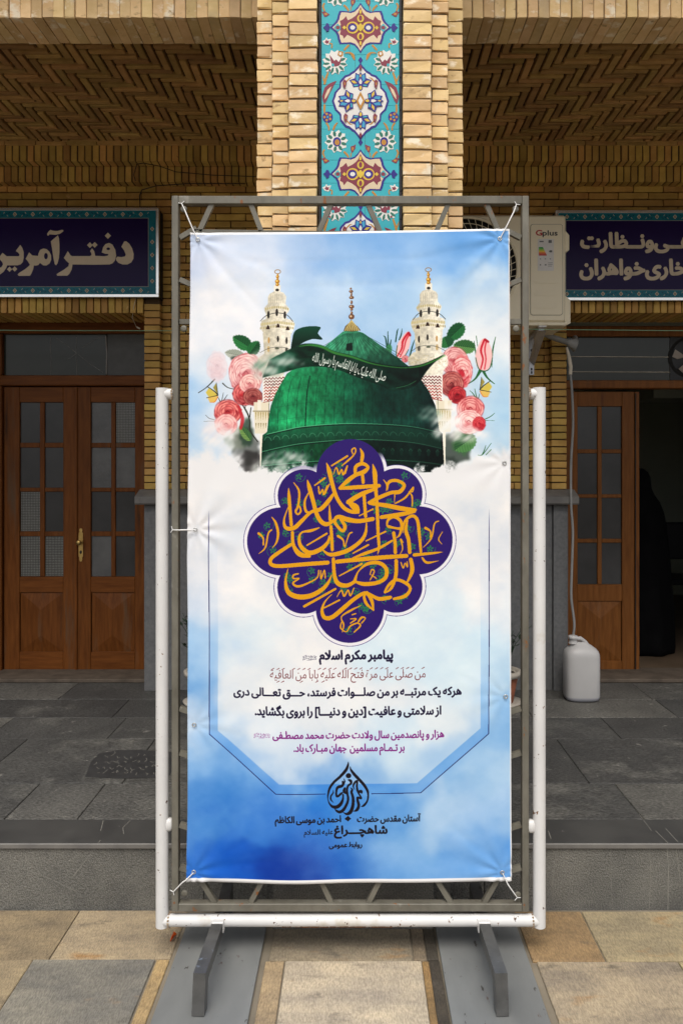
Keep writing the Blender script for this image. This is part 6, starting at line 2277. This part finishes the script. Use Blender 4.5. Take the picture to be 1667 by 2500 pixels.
letters('brand_lettering', 'plus', ax_(1324), az2(574.5), 13.0 / 380, YA - .0046, INKY, ac, arabic=False, x1=ax_(1360), bold=.028)
lab = boxo('energy_label', ax_(1312), ax_(1351), YA - .0058, YA - .0046, az2(661), az2(583), PAPER, ac)
ECOL = [(40, 140, 60), (90, 170, 50), (170, 190, 40), (225, 190, 40), (225, 130, 40), (205, 80, 40), (180, 45, 40)]
b = bmesh.new()
for k, c in enumerate(ECOL):
    za, zb_ = az2(603 + k * 3), az2(603 + k * 3 + 2.9)
    xe = ax_(1325 + k * 1.45)
    bm_box(b, ax_(1314.5), xe, YA - .0064, YA - .0059, zb_, za, k)
eb = link('efficiency_bar', b, [mat('label_%s' % n_, lin(*c), rough=.4) for n_, c in zip(('green', 'light_green', 'lime', 'yellow', 'orange', 'dark_orange', 'red'), ECOL)], lab)
b = bmesh.new()
bm_prism(b, [(ax_(1339), az2(613.5)), (ax_(1341), az2(611)), (ax_(1347), az2(611)), (ax_(1347), az2(616)), (ax_(1341), az2(616))], YA - .0064, YA - .0059)
for x, y, w_, h_ in ((1317, 631, 3, 2), (1329, 631, 3, 2), (1341, 631, 3, 2), (1317, 645, 3, 3), (1329, 645, 4, 3), (1337, 641, 11, 1), (1337, 645, 11, 1), (1337, 649, 9, 1), (1338, 586, 8, 7), (1316, 588, 10, 3)):
    bm_box(b, ax_(x), ax_(x + w_), YA - .0064, YA - .0059, az2(y + h_), az2(y))
link('label_print', b, [mat('grey_print', (.12, .12, .13, 1), rough=.5)], lab)
# fan opening: dark drum, rings and spokes
gx_, gz_, gr = ax_(1139), az2(655), .345
b = bmesh.new()
bm_lathe(b, [(.01, -.002), (gr - .02, -.002), (gr - .02, .004), (.01, .004)], 0, 0, 48)
for v in b.verts:
    v.co = Vector((v.co.x, v.co.z, v.co.y))
link('fan_opening', b, AC_D, ac).location = (gx_, YA - .0008, gz_)
b = bmesh.new()
for k in range(7):
    r_ = gr - .02 - k * .042
    path = [(gx_ + math.cos(a) * r_, YA - .014 - .008 * (k > 0), gz_ + math.sin(a) * r_) for a in np.linspace(0, 2 * math.pi, 49)]
    bm_tube(b, path, .010 if k == 0 else .0026, 6)
for k in range(44):
    a0 = k * 2 * math.pi / 44
    path = [(gx_ + math.cos(a0 + q * .42) * (.06 + (gr - .08) * q), YA - .020, gz_ + math.sin(a0 + q * .42) * (.06 + (gr - .08) * q)) for q in (0, .33, .66, 1)]
    bm_tube(b, path, .0022, 5)
link('fan_grille', b, AC_W, ac)

# wall bracket of the air conditioner
br = empty('wall_bracket', (PX(1300, 5.4), 5.4, PZ(915, 5.4)), 'slotted galvanised triangular bracket under the air conditioner', 'bracket')
bxp = lambda px, Y: PX(px, Y)
b = bmesh.new()
xb0, xb1 = PX(1291, 5.40), PX(1304, 5.40)
bm_box(b, xb0, xb1, 5.40, 5.44, PZ(915, 5.4), PZ(806, 5.4), 0, .002)
link('wall_leg', b, GALV, br)
b = bmesh.new()
v0 = [(PX(1291, 5.398), 5.398, PZ(880, 5.4)), (PX(1303, 5.398), 5.398, PZ(892, 5.4)), (PX(1332, 5.02), 5.02, PZ(806, 5.02)), (PX(1312, 5.02), 5.02, PZ(800, 5.02))]
f0 = [b.verts.new(p) for p in v0]
f1 = [b.verts.new((p[0] + .004, p[1] + .012, p[2] - .002)) for p in v0]
b.faces.new(f0); b.faces.new(f1[::-1])
for i in range(4):
    b.faces.new((f0[(i + 1) % 4], f0[i], f1[i], f1[(i + 1) % 4]))
link('brace', b, GALV, br)
boxo('top_arm', PX(1316, 5.0), PX(1330, 5.0), 5.02, 5.44, PZ(805, 5.0), PZ(799, 5.0), GALV, br, .001)
boxo('rubber_mount', PX(1314, 5.0), PX(1333, 5.0), 4.99, 5.04, PZ(799, 5.0), PZ(794.5, 5.0), PAPER, br, .002)
b = bmesh.new()
for yy in (852, 868, 898, 906):
    bm_box(b, xb0 + .012, xb0 + .024, 5.3985, 5.3995, PZ(yy + 6, 5.4), PZ(yy, 5.4))
link('slot', b, AC_D, br)
b = bmesh.new()
bm_tube(b, [(PX(1322, 5.36), 5.36, PZ(812, 5.36)), (PX(1348, 5.36), 5.36, PZ(823, 5.36)), (PX(1385, 5.33), 5.33, PZ(835, 5.33)), (PX(1404, 5.30), 5.30, PZ(842, 5.30)), (PX(1407, 5.36), 5.40, PZ(834, 5.36)), (PX(1409, 5.5), 5.56, PZ(822, 5.5))],
        [.018, .019, .020, .025, .025, .022], 14)
tag(link('drain_pipe', b, PVC), 'grey plastic pipe elbow poking out under the air conditioner', 'pipe')
hose = empty('drain_hose', (PX(1385, 5.30), 5.30, PZ(855, 5.3)), 'thin grey drain hose hanging beside the right door into the jerrycan', 'hose')
b = bmesh.new()
bm_tube(b, [(PX(x, 5.30), 5.30, PZ(y, 5.3)) for x, y in ((1383, 848), (1389, 872), (1393, 895), (1392, 914))], [.008, .0125, .0125, .012], 12)
link('tape_wrap', b, TAPE, hose)
b = bmesh.new()
yh = 5.30
hp = spline([(PX(x, yh), yh - .002 * k, PZ(y, yh)) for k, (x, y) in enumerate(((1392, 912), (1396, 960), (1398, 1040), (1393, 1130), (1393, 1230), (1397, 1300), (1394, 1400), (1393, 1460), (1400, 1520), (1397, 1552)))], 5)
bm_tube(b, [tuple(p) for p in hp], .0085, 10)
link('hose_tube', b, PVC, hose)

# jerrycan
YJ = 5.16
jc = empty('jerrycan', (PX(1419, YJ), YJ, H), 'white translucent plastic jerrycan standing at the foot of the right door', 'jerrycan')
b = bmesh.new()
jw, jd = .114, .085
jx = PX(1419, YJ)
prof = [(.80, .003), (.94, .010), (1.0, .03), (1.0, .285), (.98, .306), (.92, .325), (.80, .342), (.62, .356), (.44, .370), (.30, .384)]
rings = []
for s_, z_ in prof:
    ring = []
    for k in range(32):
        a = k * 2 * math.pi / 32
        ca, sa = math.cos(a), math.sin(a)
        ex = .58
        ring.append(b.verts.new((jx + math.copysign(abs(ca) ** ex, ca) * jw * s_, YJ + math.copysign(abs(sa) ** ex, sa) * jd * s_, H + z_)))
    rings.append(ring)
for A, B in zip(rings, rings[1:]):
    for k in range(32):
        f = b.faces.new((A[k], A[(k + 1) % 32], B[(k + 1) % 32], B[k]))
        f.smooth = True
        f.material_index = 1 if A is rings[1] or A is rings[0] else 0
b.faces.new([b.verts.new(v.co) for v in rings[0][::-1]]); b.faces.new([b.verts.new(v.co) for v in rings[-1]])
link('can_body', b, [JERRY, JERRY2], jc)
b = bmesh.new()
bm_lathe(b, [(.030, H + .372), (.027, H + .385), (.026, H + .40), (.031, H + .402), (.031, H + .422), (.024, H + .424)], jx - .055, YJ, 18)
link('can_neck', b, JERRY, jc)
b = bmesh.new()
bm_tube(b, [(jx - .035, YJ - .01, H + .405), (jx - .01, YJ - .012, H + .408), (jx + .02, YJ - .012, H + .385), (jx + .05, YJ - .012, H + .345)], [.012, .013, .013, .014], 10)
link('can_handle', b, JERRY, jc)

# potted plants behind the banner
for sgn, cxp, lab_ in ((1, .935, 'terracotta pot with a dark leafy plant half hidden behind the right edge of the banner'), (-1, -.985, 'terracotta pot with a dark plant hidden behind the left edge of the banner')):
    YQ = 5.08
    pp_ = empty('potted_plant', (cxp, YQ, H), lab_, 'potted plant')
    b = bmesh.new()
    bm_lathe(b, [(.075, H + .002), (.085, H + .01), (.118, H + .185), (.10, H + .186)], cxp, YQ, 28)
    link('pot', b, TERRA, pp_)
    b = bmesh.new()
    bm_lathe(b, [(.112, H + .184), (.137, H + .185), (.140, H + .215), (.120, H + .222), (.112, H + .200)], cxp, YQ, 28)
    link('pot_rim', b, POTRIM, pp_)
    b = bmesh.new()
    bm_lathe(b, [(.02, H + .19), (.115, H + .195), (.06, H + .21)], cxp, YQ, 24)
    link('pot_soil', b, SOIL, pp_)
    b = bmesh.new()
    bm_lathe(b, [(.06, H + .0), (.135, H + .0), (.145, H + .02), (.10, H + .012)], cxp, YQ, 28)
    link('saucer', b, POTRIM, pp_)
    b = bmesh.new()
    rs_ = np.random.RandomState(4)
    for k in range(16):
        a = rs_.rand() * 6.28
        hgt = .20 + rs_.rand() * .22
        sp3 = .05 + rs_.rand() * .13
        base = Vector((cxp + math.cos(a) * .03, YQ + math.sin(a) * .03, H + .2))
        tip = base + Vector((math.cos(a) * sp3, math.sin(a) * sp3, hgt))
        mid = (base + tip) / 2 + Vector((-math.cos(a) * .02, 0, .03))
        bm_tube(b, [base, mid, tip], [.003, .0025, .0015], 5)
        for q in range(9):
            t_ = .3 + q * .08
            p = base.lerp(mid, min(1, t_ * 2)) if t_ < .5 else mid.lerp(tip, (t_ - .5) * 2)
            aa = rs_.rand() * 6.28
            d = Vector((math.cos(aa), math.sin(aa), .3 + rs_.rand() * .5)).normalized() * .05
            w_ = d.cross(Vector((0, 0, 1))).normalized() * .011
            q4 = [b.verts.new(v_) for v_ in (p, p + d * .5 + w_, p + d, p + d * .5 - w_)]
            b.faces.new(q4)
    tag(link('foliage', b, LEAFD, pp_, normals=False), kind='stuff')

# strings and cables
for a, c, lab_ in (((-3.2, 5.25), (-1.14, 5.25), 'thin green string stretched across the left double door'), ((1.02, 4.97), (2.95, 5.02), 'thin green string stretched across the open doorway on the right')):
    b = bmesh.new()
    z_ = 1.785 + (1150 - 803) * a[1] / F
    z2_ = 1.785 + (1150 - 807) * c[1] / F
    bm_tube(b, [(a[0], a[1], z_), ((a[0] + c[0]) / 2, (a[1] + c[1]) / 2, (z_ + z2_) / 2 - .004), (c[0], c[1], z2_)], .0022, 6)
    tag(link('string', b, STRG), lab_, 'string')
b = bmesh.new()
yc_ = 5.295
bm_tube(b, [(PX(342, Y_W - .01), Y_W - .012, PZ(506, Y_W)), (PX(342, Y_W), Y_W - .012, PZ(478, Y_W)), (PX(350, 5.42), 5.385, PZ(467, 5.42)), (PX(385, 5.42), 5.385, PZ(457, 5.42)), (PX(460, 5.42), 5.385, PZ(452, 5.42)), (PX(600, 5.42), 5.385, PZ(452, 5.42))], .0032, 6)
bm_tube(b, [(PX(334, yc_), yc_, PZ(400, yc_)), (PX(350, yc_), yc_ - .006, PZ(398, yc_)), (PX(390, yc_), yc_ - .01, PZ(406, yc_)), (PX(430, yc_), yc_ - .01, PZ(420, yc_)), (PX(520, yc_), yc_ - .01, PZ(428, yc_)), (PX(626, yc_), yc_ - .006, PZ(431, yc_))], .0028, 6)
bm_tube(b, [(PX(334, yc_), yc_, PZ(400, yc_)), (PX(326, 5.38), 5.385, PZ(425, 5.38)), (PX(330, 5.38), 5.385, PZ(440, 5.38))], .0028, 6)
tag(link('loose_cable', b, CABLE), 'dark loose cable running over the left cornice down to the sign', 'cable')
b = bmesh.new()
bm_tube(b, [(PX(332, 5.41), 5.412, PZ(728, 5.41)), (PX(326, 5.41), 5.412, PZ(750, 5.41)), (PX(328, 5.5), 5.45, PZ(775, 5.45)), (PX(334, 5.6), 5.6, PZ(800, 5.6))], .002, 5)
bm_tube(b, [(PX(334, 5.6), 5.6, PZ(798, 5.6)), (PX(342, 5.6), 5.6, PZ(802, 5.6))], .007, 6)
tag(link('loose_wire', b, TAPE), 'short pale wire dangling below the right end of the left sign', 'wire')

# litter
b = bmesh.new()
pz_ = [(-.706, 2.955), (-.700, 2.985), (-.690, 2.99), (-.694, 2.955), (-.703, 2.94)]
f0 = [b.verts.new((x, y, .006 + .012 * (k % 2))) for k, (x, y) in enumerate(pz_)]
f1 = [b.verts.new((x, y, .003 + .012 * (k % 2))) for k, (x, y) in enumerate(pz_)]
b.faces.new(f0); b.faces.new(f1[::-1])
for i in range(5):
    b.faces.new((f0[(i + 1) % 5], f0[i], f1[i], f1[(i + 1) % 5]))
tag(link('orange_scrap', b, ORANGE), 'small bright orange scrap on the paving left of the stand', 'scrap')
